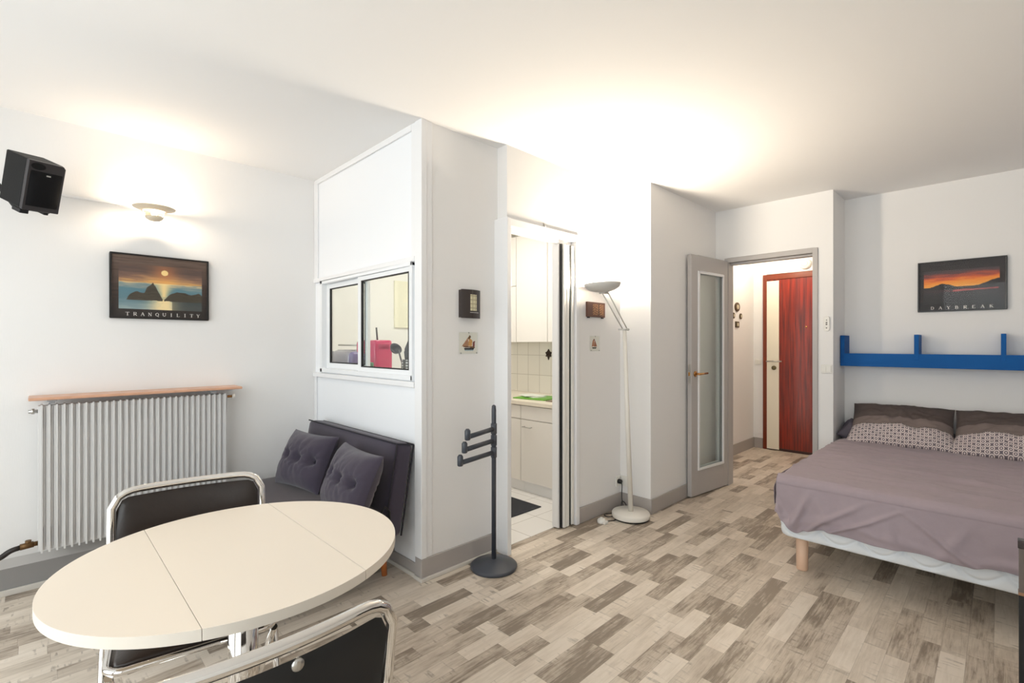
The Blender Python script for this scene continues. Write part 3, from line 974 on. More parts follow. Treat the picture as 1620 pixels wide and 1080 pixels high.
# ------------------------------------------------------------------ wall speaker
M_SPK = mat('black_speaker', (9, 9, 10), .55, spec=.25, bump=.3, bscale=200)
M_SPK2 = mat('speaker_grille', (15, 15, 17), .8, spec=.2, bump=.4, bscale=400)
t = thing('wall_speaker', 'black loudspeaker tilted down on the left wall', 'speaker', (-.009, 3.325, 2.07))
t.rotation_euler = (radians(22.3), radians(-3.6), radians(26.5))
W2, D2, H2 = .145, .183, .238
MB().box(-W2 / 2, W2 / 2, -D2 / 2 + .02, D2 / 2, -H2 / 2, H2 / 2).build('cabinet', M_SPK, t, bevel=0.006)
m = MB()
m.prism([(-W2 / 2, -H2 / 2), (W2 / 2, -H2 / 2), (W2 / 2, H2 / 2 - .012), (W2 / 2 - .01, H2 / 2), (-W2 / 2, H2 / 2)], -D2 / 2 + .0, -D2 / 2 + .022, 0, Matrix(((1, 0, 0, 0), (0, 0, 1, 0), (0, 1, 0, 0), (0, 0, 0, 1))))
m.build('front_baffle', mat('graphite_baffle', (40, 36, 38), .3), t, bevel=0.004)
def gr(u, v):
    x = (u - .5) * (W2 - .02); z = -H2 / 2 + .022 + v * (H2 - .068)
    return (x, -D2 / 2 - .012 * (1 - (2 * u - 1) ** 4) * (1 - (2 * v - 1) ** 4), z)
MB().grid(gr, 16, 20).build('grille', M_SPK2, t)
m = MB().lathe([(.011, 0), (.014, .002), (.016, 0)], 24, 0, Matrix.Translation((-.035, -D2 / 2 - .001, H2 / 2 - .024)) @ Matrix.Scale(1.8, 4, Vector((1, 0, 0))) @ Matrix.Rotation(radians(90), 4, 'X'))
m.build('port_rim', M_SPK, t)
MB().lathe([(0, 0), (.012, 0)], 20, 0, Matrix.Translation((-.035, -D2 / 2 - .0008, H2 / 2 - .024)) @ Matrix.Scale(1.8, 4, Vector((1, 0, 0))) @ Matrix.Rotation(radians(90), 4, 'X')).build('port', mat('port_black', (4, 4, 5), .9), t)
MB().box(-.006, .010, -D2 / 2 - .0135, -D2 / 2 - .011, H2 / 2 - .062, H2 / 2 - .056).build('silver_badge', M_STEEL, t)
m = MB()
m.box(-.05, .06, -.05, .03, -H2 / 2 - .012, -H2 / 2 - .0)
m.tube([(-.02, .0, -H2 / 2 - .010), (-.02, .07, -H2 / 2 - .022), (-.07, .20, -.03)], .012, 10)
m.box(-.055, -.02, -.045, .02, -H2 / 2 - .03, -H2 / 2 - .01)
m.box(.035, .055, -.05, .02, -H2 / 2 - .022, -H2 / 2 - .01)
m.build('bracket', M_BLACK, t, bevel=0.003)
# cable duct to the lamp
t = MB().box(.10, .405, YL - .012, YL, 2.088, 2.100).build('cable_duct', M_TRIM, bevel=0.003)
tag(t, 'thin white cable duct on the wall between speaker and wall lamp', 'cable duct')

# ------------------------------------------------------------------ wall lamp
M_CREAM = mat('cream_enamel', (222, 208, 184), .35)
t = thing('wall_lamp', 'cream saucer-shaped wall lamp glowing above the sunset poster', 'wall lamp', (.495, 3.485, 2.06))
MB().lathe([(.056, -.002), (.102, .014), (.104, .018), (.100, .020), (.058, .004)], 48, 0).build('saucer', M_CREAM, t)
MB().lathe([(0, -.060), (.026, -.057), (.041, -.046), (.046, -.034), (.043, -.034), (.038, -.044), (.024, -.053), (0, -.056)], 40, 0).build('bowl', M_CREAM, t)
for k in range(3):
    a = 2 * pi * k / 3 + .5
    MB().tube([(.043 * cos(a), .043 * sin(a), -.038), (.060 * cos(a), .060 * sin(a), .002)], .002, 6).build('strut', M_CREAM, t)
MB().tube([(0, .058, .0), (0, .122, .0)], .007, 12).build('wall_arm', M_CREAM, t)
MB().lathe([(0, 0), (.026, 0), (.026, .010), (0, .010)], 24, 0, Matrix.Translation((0, .124, .0)) @ Matrix.Rotation(radians(90), 4, 'X')).build('wall_plate', M_CREAM, t)
MB().lathe([(0, -.028), (.012, -.026), (.014, -.012), (.010, .000), (0, .003)], 16, 0).build('bulb', mat('lit_bulb', (255, 240, 215), .4, emit=(255, 226, 180), estr=14), t)

# ------------------------------------------------------------------ radiator
M_RAD = mat('radiator_enamel', (210, 209, 208), .4)
RX0, RX1, RZ0, RZ1, RYF, RYB = .008, .872, .205, .968, 3.462, 3.535
t = thing('radiator', 'white ribbed radiator on the left wall under the shelf', 'radiator', ((RX0 + RX1) / 2, RYB, RZ0))
nf = 30
pitch = (RX1 - RX0) / nf
H = RZ1 - RZ0
def fin_mb():
    m = MB()
    m.box(-.0040, .0040, -.073, -.012, 0, H)                                  # front blade
    m.box(-pitch / 2 + .0008, pitch / 2 - .0008, -.0605, -.050, .012, H - .010)  # web
    for z0, z1 in ((.03, .13), (H - .12, H - .02)):                            # slots near both ends
        m.box(.0058, .0074, -.0640, -.0600, z0, z1)
        m.box(.0118, .0134, -.0640, -.0600, z0, z1)
    m.box(-pitch / 2 + .0008, pitch / 2 - .0008, -.0585, -.006, H - .030, H - .006)
    return m
first = fin_mb().build('rib', M_RAD, t, bevel=0.0018)
first.location = (-(RX1 - RX0) / 2 + pitch / 2, 0, 0)
for i in range(1, nf):
    c = first.copy(); COL.objects.link(c); c.parent = t
    c.location = (-(RX1 - RX0) / 2 + pitch * (i + .5), 0, 0)
MB().box(-(RX1 - RX0) / 2, (RX1 - RX0) / 2, -.036, -.004, 0.02, H - .02).build('rear_panel', M_RAD, t, bevel=0.003)
for xx in (-.36, .36):
    for zz in (.1, H - .12):
        MB().box(xx - .012, xx + .012, -.004, .0745, zz, zz + .06).build('wall_bracket', M_RAD, t)
hw = (RX1 - RX0) / 2
M_VALVE = mat('old_brass_valve', (104, 78, 50), .45, .8, var=.3, vscale=60)
m = MB().tube([(-hw, -.03, H - .035), (-hw - .035, -.03, H - .035)], .009, 10)
m.tube([(-hw - .012, -.03, H - .035), (-hw - .024, -.03, H - .035)], .014, 6)
m.build('bleed_valve', M_STEEL, t)
m = MB().tube([(hw, -.03, H - .025), (hw + .035, -.03, H - .025)], .008, 10)
m.build('top_pipe', M_BRASS, t)
MB().tube([(hw + .034, -.03, H - .025), (hw + .05, -.03, H - .025)], .014, 12).build('valve_knob', M_WHITEPL, t)
m = MB().tube([(-hw, -.03, .045), (-hw - .02, -.03, .045)], .012, 10)
m.tube([(-hw - .015, -.03, .045), (-hw - .065, -.032, .042)], .016, 8)
m.tube([(-hw - .035, -.03, .045), (-hw - .035, -.03, .07)], .012, 8)
m.build('lower_valve', M_VALVE, t)
MB().tube(roundpath([(-hw - .06, -.032, .042), (-hw - .10, -.035, .036), (-hw - .14, -.02, .0), (-hw - .22, .0, -.010)], .03), .013, 10).build('supply_pipe', mat('dark_pipe', (44, 38, 36), .5, .3), t)

# shelf over the radiator
M_SH = mat('pinkish_marble', (206, 160, 132), .35, var=.16, vscale=14)
t = thing('radiator_shelf', 'thin pinkish shelf over the radiator', 'shelf', (.46, YL, 1.0))
MB().box(-.487, .49, -.172, 0, -.008, .008).build('shelf_board', M_SH, t, bevel=0.004)
for xx in (-.40, .335):
    MB().box(xx - .02, xx + .02, -.150, -.0, -.018, -.008).box(xx - .012, xx + .012, -.140, -.126, -.028, -.018).build('bracket', mat('grey_bracket', (170, 172, 176), .35, .4), t, bevel=0.002)

# ------------------------------------------------------------------ sofa bed
M_SOFA = mat('charcoal_purple_fabric', (66, 60, 72), .9, spec=.15, var=.12, vscale=240, bump=.5, bscale=500, sheen=.25)
M_SOFA2 = mat('charcoal_seat_fabric', (68, 58, 62), .9, spec=.15, var=.12, vscale=240, bump=.5, bscale=500, sheen=.2)
M_PIPE = mat('dark_piping', (34, 31, 40), .8)
M_LEG = mat('orange_beech', (178, 104, 52), .45, var=.15, vscale=20)
sofa = thing('sofa_bed', 'dark purple-grey armless sofa bed against the window partition', 'sofa', (1.0, 2.87, 0))
def soft_box(x0, x1, y0, y1, z0, z1, r, puff=0.0, n=14, M=None):
    """rounded box from a cube sphere-ish grid"""
    bm = bmesh.new()
    bmesh.ops.create_cube(bm, size=2)
    bmesh.ops.subdivide_edges(bm, edges=bm.edges, cuts=n, use_grid_fill=True)
    cx, cy, cz = (x0 + x1) / 2, (y0 + y1) / 2, (z0 + z1) / 2
    hx, hy, hz = (x1 - x0) / 2, (y1 - y0) / 2, (z1 - z0) / 2
    vs = []
    for v in bm.verts:
        q = v.co.copy()
        p = Vector((q.x * hx, q.y * hy, q.z * hz))
        c = Vector((max(-hx + r, min(hx - r, p.x)), max(-hy + r, min(hy - r, p.y)), max(-hz + r, min(hz - r, p.z))))
        d = p - c
        if d.length > 1e-9:
            p = c + d.normalized() * min(r, max(abs(d.x), abs(d.y), abs(d.z)))
        if puff:
            f = puff * (1 - min(1, abs(q.x)) ** 3) * (1 - min(1, abs(q.y)) ** 3)
            if abs(q.z) > .99: p.z += f * (1 if q.z > 0 else -1) * .999
            g = puff * .5 * (1 - abs(q.z) ** 2)
        vs.append(p + Vector((cx, cy, cz)))
    fs = [[v.index for v in f.verts] for f in bm.faces]
    bm.free()
    mb = MB()
    mb.add(vs, fs, 0, True, M)
    return mb
soft_box(-.62, .34, -.60, .575, .215, .395, .028, .012).build('seat_cushion', M_SOFA2, sofa)
# back, leaning against the partition
bk = Matrix.Translation((.345, 0, .25)) @ Matrix.Rotation(radians(9.5), 4, 'Y')
soft_box(-.058, .058, -.605, .565, .0, .50, .034, 0, 18, bk).build('backrest', M_SOFA, sofa)
pm = MB()
for xx in (-.053, .053):
    for yy in (-.603,):
        pts = [bk @ Vector((xx, yy, .01)), bk @ Vector((xx, yy, .492)), ]
        pm.tube(pts, .005, 8)
pm.tube([bk @ Vector((-.053, -.60, .494)), bk @ Vector((-.053, .56, .494))], .0045, 8)
pm.tube([bk @ Vector((.053, -.60, .494)), bk @ Vector((.053, .56, .494))], .0045, 8)
pm.tube([bk @ Vector((-.053, -.603, .494)), bk @ Vector((.053, -.603, .494))], .0045, 8)
pm.build('piping', M_PIPE, sofa.children[1])
m = MB()
for yy in (-.585, .55):
    m.box(-.60, .36, yy - .015, yy + .015, .185, .22)
m.box(-.60, -.57, -.57, .535, .185, .22); m.box(.33, .36, -.57, .535, .185, .22)
m.tube([(.28, -.60, .40), (.30, -.61, .43), (.325, -.61, .40), (.33, -.605, .33)], .006, 8)
m.build('base_frame', M_BLACK, sofa)
for xx, yy in ((-.50, -.30), (-.56, .52), (.37, -.45), (.37, .52)):
    lx = .03 if xx > 0 else -.03
    MB().tube([(xx, yy, .20), (xx + lx * .2, yy + (-.02 if yy < 0 else .02), .0)], [.022, .015], 14).build('leg', M_LEG, sofa)

def pillow_fn(w, h, th, buttons=(), p=2.4, seed=0.0, wr=.004, pinch=.07):
    def fn(u, v, side):
        a, b = 2 * u - 1, 2 * v - 1
        ex = 1 - pinch * (1 - abs(b) ** 2)
        ez = 1 - pinch * (1 - abs(a) ** 2)
        x = a * w / 2 * ex
        z = b * h / 2 * ez
        e = max(0, (1 - abs(a) ** p)) ** .55 * max(0, (1 - abs(b) ** p)) ** .55
        y = th / 2 * e
        for bx, bz in buttons:
            d = sqrt((x - bx * w) ** 2 + (z - bz * h) ** 2)
            y -= th * .30 * exp(-(d / .026) ** 2)
            ang = math.atan2(z - bz * h, x - bx * w)
            y -= th * .03 * exp(-(d / .09) ** 2) * (cos(ang * 5 + seed) ** 4)
        y += (fbm(x * 9 + seed, z * 9, side * 3.3) * wr) * e * 2
        return Vector((x, -y * side, z))
    return fn
def pillow_mb(fn, n=36):
    m = MB()
    m.grid(lambda u, v: fn(u, v, 1), n, n)
    m.grid(lambda u, v: fn(u, v, -1), n, n)
    return m
def sofa_cushion(label, loc, rot, seed, cw=.50):
    t = thing('sofa_cushion', label, 'cushion', loc, group='tufted cushions on the sofa bed')
    t.rotation_euler = rot
    bt = ((-.22, .03), (.04, .0), (.30, .0))
    fn = pillow_fn(cw, .35, .19, bt, p=2.8, seed=seed, wr=.004)
    pillow_mb(fn, 44).build('cushion_body', M_SOFA, t)
    for bx, bz in bt:
        q = fn(.5 + bx, .5 + bz, 1)
        MB().lathe([(0, .006), (.006, .005), (.009, 0), (.009, -.002)], 14, 0, Matrix.Translation(q) @ Matrix.Rotation(radians(90), 4, 'X')).build('button', M_PIPE, t)
    return t
# cushions face -X, leaning back:  local x -> world -y
sofa_cushion('dark tufted cushion at the far end of the sofa bed', (1.195, 3.03, .560), (radians(-24), 0, radians(-90 + 10)), 1.0, .47)
sofa_cushion('dark tufted cushion at the near end of the sofa bed', (1.19, 2.425, .556), (radians(-23), 0, radians(-90 - 4)), 4.0, .50)

# ------------------------------------------------------------------ dining table
M_TOP = mat('cream_laminate', (234, 222, 206), .38, spec=.4, var=.02, vscale=3)
M_EDGE = mat('cream_edge_band', (226, 218, 206), .4)
tb = thing('dining_table', 'oval cream drop-leaf table with a chrome pedestal', 'table', (.405, 1.46, 0))
TA, TBb, TH, TZ = .410, .392, .024, .72
def oval_seg(xa, xb, name, gap=.0006):
    xa += gap if xa > -TA + .001 else 0
    xb -= gap if xb < TA - .001 else 0
    n = 40
    top, bot = [], []
    for i in range(n + 1):
        s = i / n
        s = (1 - cos(pi * s)) / 2
        x = xa + (xb - xa) * s
        y = TBb * sqrt(max(0, 1 - (x / TA) ** 2))
        top.append((x, y)); bot.append((x, -y))
    poly = top + bot[::-1]
    cl = [poly[0]]
    for q in poly[1:]:
        if (Vector(q) - Vector(cl[-1])).length > 1e-5: cl.append(q)
    if (Vector(cl[0]) - Vector(cl[-1])).length < 1e-5: cl.pop()
    m = MB().prism(cl[::-1], TZ - TH, TZ)
    m.mi = [1] * len(m.f); m.mi[0] = 0; m.mi[1] = 0
    return m.build(name, [M_TOP, M_EDGE], tb, bevel=0.003, seg=3)
oval_seg(-.172, .178, 'centre_top')
oval_seg(-TA, -.172, 'drop_leaf')
oval_seg(.178, TA, 'drop_leaf')
m = MB().tube([(0, 0, .03), (0, 0, TZ - .05)], .037, 32)
m.build('pedestal', M_CHROME, tb)
m = MB().box(-.15, .15, -.20, .20, TZ - .05, TZ - TH).build('under_frame', mat('dark_underframe', (40, 38, 38), .5), tb, bevel=0.003)
m = MB().lathe([(0, 0), (.21, 0), (.215, .006), (.205, .016), (.10, .028), (.045, .04), (0, .04)], 48)
m.build('pedestal_base', M_CHROME, tb)

# ------------------------------------------------------------------ chairs
M_LEATHER = mat('black_leather', (34, 24, 19), .33, spec=.5, bump=.25, bscale=90, var=.3, vscale=14)
M_BACKB = mat('black_chair_back', (9, 9, 10), .65)
def make_chair(label, loc, rz, clip=False, group='chrome dining chairs at the table'):
    """faces +y; origin on the floor under the seat"""
    t = thing('dining_chair', label, 'chair', loc, rz, group)
    yb, zt = -.205, .805
    W = .215
    # main frame: front feet -> seat side -> back top -> other side
    r = .0115
    pts = [(-W, .215, .012), (-W, .0, .40), (-W, -.155, .52), (-W, yb, .62), (-W, yb - .018, zt), (W, yb - .018, zt), (W, yb, .62), (W, -.155, .52), (W, .0, .40), (W, .215, .012)]
    # gently curved top rail
    path = [Vector(p) for p in roundpath(pts[:5], .05, 5)][:-1]
    top = []
    for i in range(25):
        s = i / 24
        x = -W + 2 * W * s
        e = min(1, min(s, 1 - s) / .16)
        zz = zt - .05 * (1 - sqrt(max(0, 1 - (1 - e) ** 2)))
        top.append(Vector((x, yb - .018 - .030 * (1 - (2 * s - 1) ** 2), zz)))
    path2 = [Vector((-p.x, p.y, p.z)) for p in path[::-1]]
    full = path + top + path2
    cl = [full[0]]
    for p in full[1:]:
        if (p - cl[-1]).length > .004: cl.append(p)
    MB().tube(cl, r, 14).build('chrome_frame', M_CHROME, t)
    # rear legs
    for s in (-1, 1):
        MB().tube([(s * (W - .022), .16, .425), (s * (W - .022), -.235, .012)], .010, 12).build('rear_leg', M_CHROME, t)
    m = MB().tube([(-W + .022, -.20, .055), (W - .022, -.20, .055)], .008, 10)
    m.build('stretcher', M_CHROME, t)
    # backrest pad
    def bp(u, v, side):
        a = 2 * u - 1
        x = a * (W - .012)
        yy = yb - .018 - .030 * (1 - a * a) - (v - .5) * .03 + .008
        z = .605 + v * (.178)
        cr = .035
        # round the top corners
        zt_ = .783 - (.04 * (1 - sqrt(max(0, 1 - max(0, (abs(a) - .82) / .18) ** 2))))
        zb_ = .605 + (.02 * (1 - sqrt(max(0, 1 - max(0, (abs(a) - .88) / .12) ** 2))))
        z = zb_ + v * (zt_ - zb_)
        e = (1 - abs(a) ** 8) * (1 - abs(2 * v - 1) ** 6)
        return (x, yy + (.013 * e if side > 0 else -.007 * e), z)
    m = MB()
    m.grid(lambda u, v: bp(u, v, 1), 28, 12)
    bkr = m.build('backrest', M_LEATHER, t)
    m = MB()
    m.grid(lambda u, v: bp(u, v, -1), 28, 12)
    bb = m.build('back_shell', M_BACKB, bkr)
    pts = [bp(i / 28, 0, 0) for i in range(29)]
    MB().tube([(p[0], p[1] - .002, p[2] - .006) for p in pts], .007, 10).build('lower_back_rail', M_CHROME, t)
    # seat
    m = MB()
    def st(u, v, top):
        a, b = 2 * u - 1, 2 * v - 1
        ax = max(0, (abs(a) - .8) / .2); by = max(0, (abs(b) - .8) / .2)
        x = a * .193; y = -.01 + b * .165
        if ax > 0 and by > 0:
            q = sqrt(ax * ax + by * by)
            if q > 1:
                f = max(ax, by) / q
                x = math.copysign(.193 * (.8 + .2 * ax * f), a); y = -.01 + math.copysign(.165 * (.8 + .2 * by * f), b)
        e = (1 - abs(a) ** 6) * (1 - abs(b) ** 6)
        return (x, y, .438 + (.022 * e if top else -.014 * e))
    m.grid(lambda u, v: st(u, v, True), 24, 24); m.grid(lambda u, v: st(u, v, False), 24, 24)
    m.build('seat', M_LEATHER, t)
    m = MB()
    loop = []
    for (cx, cy, a0) in ((.16, .125, 0), (-.16, .125, 90), (-.16, -.14, 180), (.16, -.14, 270)):
        for k in range(7):
            a = radians(a0 + 90 * k / 6)
            loop.append((cx + .04 * cos(a), cy + .04 * sin(a), .433))
    m.tube(loop, .0095, 12, closed=True)
    m.build('seat_rail', M_CHROME, t)
    if clip:
        m = MB().lathe([(0, .006), (.009, .006), (.012, 0), (0, 0)], 16, 0, Matrix.Translation((.03, yb - .053, .772)) @ Matrix.Rotation(radians(90), 4, 'X'))
        m.box(.028, .032, yb - .0595, yb - .058, .765, .779)
        m.build('fixing_clip', M_STEEL, t)
    return t
make_chair('chrome and black leather chair on the radiator side of the table', (.348, 1.735, 0), radians(180 - 9))
make_chair('chrome chair in the foreground, seen from behind', (.275, 1.045, 0), radians(-2), clip=True)

# ------------------------------------------------------------------ valet stand
M_VAL = mat('dark_slate_metal', (62, 66, 74), .38, spec=.45)
VX, VY = 1.872, 2.045
t = thing('valet_stand', 'dark grey valet stand with three arms by the kitchen doorway', 'valet stand', (VX, VY, 0))
MB().lathe([(0, 0), (.130, 0), (.134, .006), (.134, .016), (.128, .022), (.020, .052), (0, .052)], 56).build('base', M_VAL, t)
MB().tube([(0, 0, .045), (0, 0, .90), (0, 0, .925), (0, 0, .932)], [.0135, .0135, .012, .006], 20).build('pole', M_VAL, t)
for ex, ey, z0 in ((1.618, 1.972, .795), (1.605, 1.981, .728), (1.587, 1.995, .66)):
    a = Vector((0, 0, z0)); b = Vector((ex - VX, ey - VY, z0 - .004))
    d = (b - a).normalized()
    m = MB()
    m.tube([a, b], .0135, 14, flat=.8)
    m.tube([b + Vector((0, 0, -.016)), b + Vector((0, 0, -.012)), b + Vector((0, 0, .034)), b + Vector((0, 0, .044))], [.012, .0155, .0155, .008], 16)
    m.tube([Vector((0, 0, z0 - .028)), Vector((0, 0, z0 + .03))], .0175, 18)
    m.build('arm', M_VAL, t)

# ------------------------------------------------------------------ floor lamp
M_LAMP = mat('white_lacquer', (226, 222, 214), .35)
M_LAMPG = mat('pale_grey_metal', (198, 196, 192), .3, .3)
LX, LY = 3.125, 1.918
t = thing('floor_lamp', 'tall white uplighter floor lamp with an angled arm', 'floor lamp', (LX, LY, 0))
MB().lathe([(0, 0), (.128, 0), (.128, .012)], 48).build('black_underside', M_BLACK, t)
MB().lathe([(.128, .010), (.136, .012), (.137, .018), (.137, .040), (.133, .046), (.02, .052), (0, .052)], 56).build('base', M_LAMP, t)
J = Vector((3.040 - LX, 1.918 - LY, 1.387))
MB().tube([(0, 0, .05), J * .5, J], [.0185, .0165, .0135], 18).build('pole', M_LAMP, t)
HD = Vector((2.868 - LX, 1.975 - LY, 1.644))
C_ = Vector((2.842 - LX, 1.973 - LY, 1.704))
ax = Vector((.7117, -.7025, 0))     # sideways spread of the two rods
m = MB()
m.tube([J - ax * .015 + Vector((0, 0, .005)), HD - ax * .015 + Vector((0, 0, .0))], .0045, 10)
m.tube([J + ax * .017 + Vector((0, 0, .005)), HD + ax * .022 + Vector((0, 0, .012))], .0045, 10)
m.build('twin_rod_arm', M_LAMPG, t)
m = MB()
m.tube([J - ax * .045 + Vector((0, 0, .0)), J + ax * .035], .0045, 8)
m.lathe([(0, -.006), (.016, -.006), (.018, 0), (.016, .006), (0, .006)], 20, 0, Matrix.Translation(J))
m.tube([J + ax * .012, J + ax * .030], .009, 10)
m.build('lower_joint', M_LAMPG, t)
m = MB()
m.tube([HD - ax * .035, HD + ax * .030], .008, 12)
m.lathe([(0, -.006), (.018, -.006), (.02, 0), (.018, .006), (0, .006)], 20, 0, Matrix.Translation(HD - ax * .01))
m.tube([HD - ax * .008, HD - ax * .012 + Vector((0, 0, .02)), C_ + Vector((0, 0, -.055))], .006, 10)
m.build('upper_joint', M_LAMPG, t)
prof = []
for i in range(13):
    a = i / 12
    prof.append((.129 * sin(a * pi / 2 * .98) + .0001, -.058 * cos(a * pi / 2)))
inner = [(max(0.0001, r - .003), z + .003) for r, z in prof[::-1]]
MB().lathe(prof + [(.1295, .003), (.127, .003)] + inner, 56, 0, Matrix.Translation(C_) @ Matrix.Rotation(radians(2), 4, ax.cross(Vector((0, 0, 1))))).build('dish_shade', mat('grey_white_shade', (205, 203, 199), .4), t)
MB().tube([C_ - ax * .05 + Vector((0, 0, -.012)), C_ + ax * .05 + Vector((0, 0, -.012))], .006, 10).build('halogen_tube', mat('lit_halogen', (255, 244, 225), .4, emit=(255, 232, 195), estr=30), t)

# outlet, plug, lamp cable
t = thing('wall_socket', 'white wall socket behind the floor lamp', 'socket', (3.262, YK, .205))
MB().box(-.034, .026, -.010, 0, -.04, .04).build('plate', M_WHITEPL, t, bevel=0.003)
MB().box(XK - 3.262 - .010, XK - 3.262, -.075, -.011, -.04, .04).build('side_plate', M_WHITEPL, t, bevel=0.003)
t = thing('lamp_cable', 'black lamp cable with a plug in the wall socket', 'cable', (3.262, YK, .205))
MB().tube([(-.002, -.010, .0), (-.002, -.034, .0)], [.019, .016], 18).build('plug', M_BLACK, t)
pts = [(-.002, -.034, -.005), (-.002, -.04, -.03), (-.004, -.04, -.12), (-.012, -.06, -.185), (.0, -.085, -.198), (.012, -.06, -.165), (-.01, -.045, -.150), (-.05, -.06, -.19), (-.13, -.07, -.20), (-.22, -.03, -.200), (-.25, -.08, -.200), (-.16, -.13, -.2), (-.15, -.16, -.2), (-.28, -.15, -.2), (-.37, -.10, -.198)]
def smooth_pts(P, n=6):
    P = [Vector(p) for p in P]
    out = []
    for i in range(len(P) - 1):
        p0 = P[max(i - 1, 0)]; p1 = P[i]; p2 = P[i + 1]; p3 = P[min(i + 2, len(P) - 1)]
        for k in range(n):
            s = k / n
            out.append(.5 * ((2 * p1) + (p2 - p0) * s + (2 * p0 - 5 * p1 + 4 * p2 - p3) * s * s + (-p0 + 3 * p1 - 3 * p2 + p3) * s ** 3))
    out.append(P[-1])
    return out
MB().tube(smooth_pts(pts), .0036, 8).build('cord', M_BLACK, t)
t = thing('cable_dimmer', 'small white round dimmer on the floor left of the lamp', 'dimmer', (2.885, 2.01, 0))
MB().lathe([(0, 0), (.026, 0), (.030, .006), (.030, .022), (.022, .032), (0, .033)], 28).build('body', M_WHITEPL, t)
MB().lathe([(.0, .033), (.011, .033), (.011, .040), (0, .041)], 18).build('knob', M_WHITEPL, t)
MB().box(-.02, .02, -.045, -.02, .002, .022).build('cord_grip', M_WHITEPL, t, bevel=0.004)

# ------------------------------------------------------------------ bed
M_BOX = mat('white_quilted_ticking', (226, 229, 232), .7, spec=.2, bump=.2, bscale=300)
M_SHEET = mat('mauve_grey_cotton', (156, 143, 149), .85, spec=.15, var=.05, vscale=30, bump=.9, bscale=22, sheen=.1)
M_PDARK = mat('dark_taupe_cotton', (84, 75, 73), .85, spec=.15, var=.07, vscale=30, bump=.25, bscale=350)
M_PMID = mat('grey_taupe_band', (118, 106, 102), .85, spec=.15, bump=.25, bscale=350)
M_BED_LEG = mat('pale_beech', (212, 178, 152), .5, var=.08, vscale=14, stretch=(1, 1, .2))
BX0, BX1, BY0, BY1 = 3.05, 4.86, -.555, .885
bed = thing('bed', 'double bed with a white quilted base on beech legs', 'bed', ((BX0 + BX1) / 2, (BY0 + BY1) / 2, 0))
ox, oy = (BX0 + BX1) / 2, (BY0 + BY1) / 2
def quilt(y, z):
    """groove depth from crossing wavy stitch lines; y along, z up (world)"""
    ph = (y + 2) / .36
    zc = .262
    g = 0
    for s in (0, .5):
        line = zc + .055 * sin(2 * pi * (ph + s))
        g = max(g, exp(-((z - line) / .010) ** 2))
    return g
# box spring: shell with puffed front
def ring(z, bulge):
    pts = []
    x0, x1, y0, y1 = BX0 - bulge, BX1, BY0 - bulge, BY1 + bulge
    r = .05
    n = 150
    per = []
    # go around: front side (x=x0) from y1 to y0, then right, back, left
    per += [('f', y1 - r - (y1 - y0 - 2 * r) * i / n) for i in range(n + 1)]
    out = [(x0, p[1]) for p in per]
    out += [(x0 + r - r * cos(a), y0 + r - r * sin(a)) for a in [pi / 2 * k / 6 for k in range(1, 7)]]
    out += [(x0 + r + (x1 - x0 - r) * i / 60, y0) for i in range(1, 61)]
    out += [(x1, y0 + (y1 - y0) * i / 20) for i in range(1, 21)]
    out += [(x1 - (x1 - x0 - r) * i / 60, y1) for i in range(1, 61)]
    out += [(x0 + r - r * sin(a), y1 - r + r * cos(a)) for a in [pi / 2 * k / 6 for k in range(1, 6)]]
    return [(a, b, z) for a, b in out]
rows = []
NZ = 30
for j in range(NZ + 1):
    z = .188 + (.335 - .188) * j / NZ
    q = 2 * j / NZ - 1
    bul = .014 * sqrt(max(0, 1 - abs(q) ** 3))
    rg = ring(z, bul)
    row = []
    for (x, y, zz) in rg:
        if x < BX0 + .02 or y > BY1 - .02 or y < BY0 + .02:
            g = quilt(y if x < BX0 + .02 else x, zz) * .016
            cxn = Vector((x - ox, y - oy, 0))
            if x < BX0 + .02: x += g
            elif y > 0: y -= g
            else: y += g
        row.append((x - ox, y - oy, zz))
    rows.append(row)
m = MB()
K = len(rows[0])
v = [p for r in rows for p in r]
f = [(j * K + i, j * K + (i + 1) % K, (j + 1) * K + (i + 1) % K, (j + 1) * K + i) for j in range(NZ) for i in range(K)]
f.append(tuple(range(K))[::-1]); f.append(tuple(NZ * K + i for i in range(K)))
m.add(v, f, 0, True)
for k in (-1, -2):
    m.sm[k] = False
m.build('box_spring', M_BOX, bed)
soft_box(BX0 + .01 - ox, BX1 - .0 - ox, BY0 + .01 - oy, BY1 - .005 - oy, .335, .515, .04, 0, 16).build('mattress', M_BOX, bed)
for xx, yy in ((3.105, .795), (3.105, -.465), (4.78, .795), (4.78, -.465)):
    MB().tube([(xx - ox, yy - oy, 0), (xx - ox, yy - oy, .006), (xx - ox, yy - oy, .19)], [.026, .029, .031], 24).build('leg', M_BED_LEG, bed)

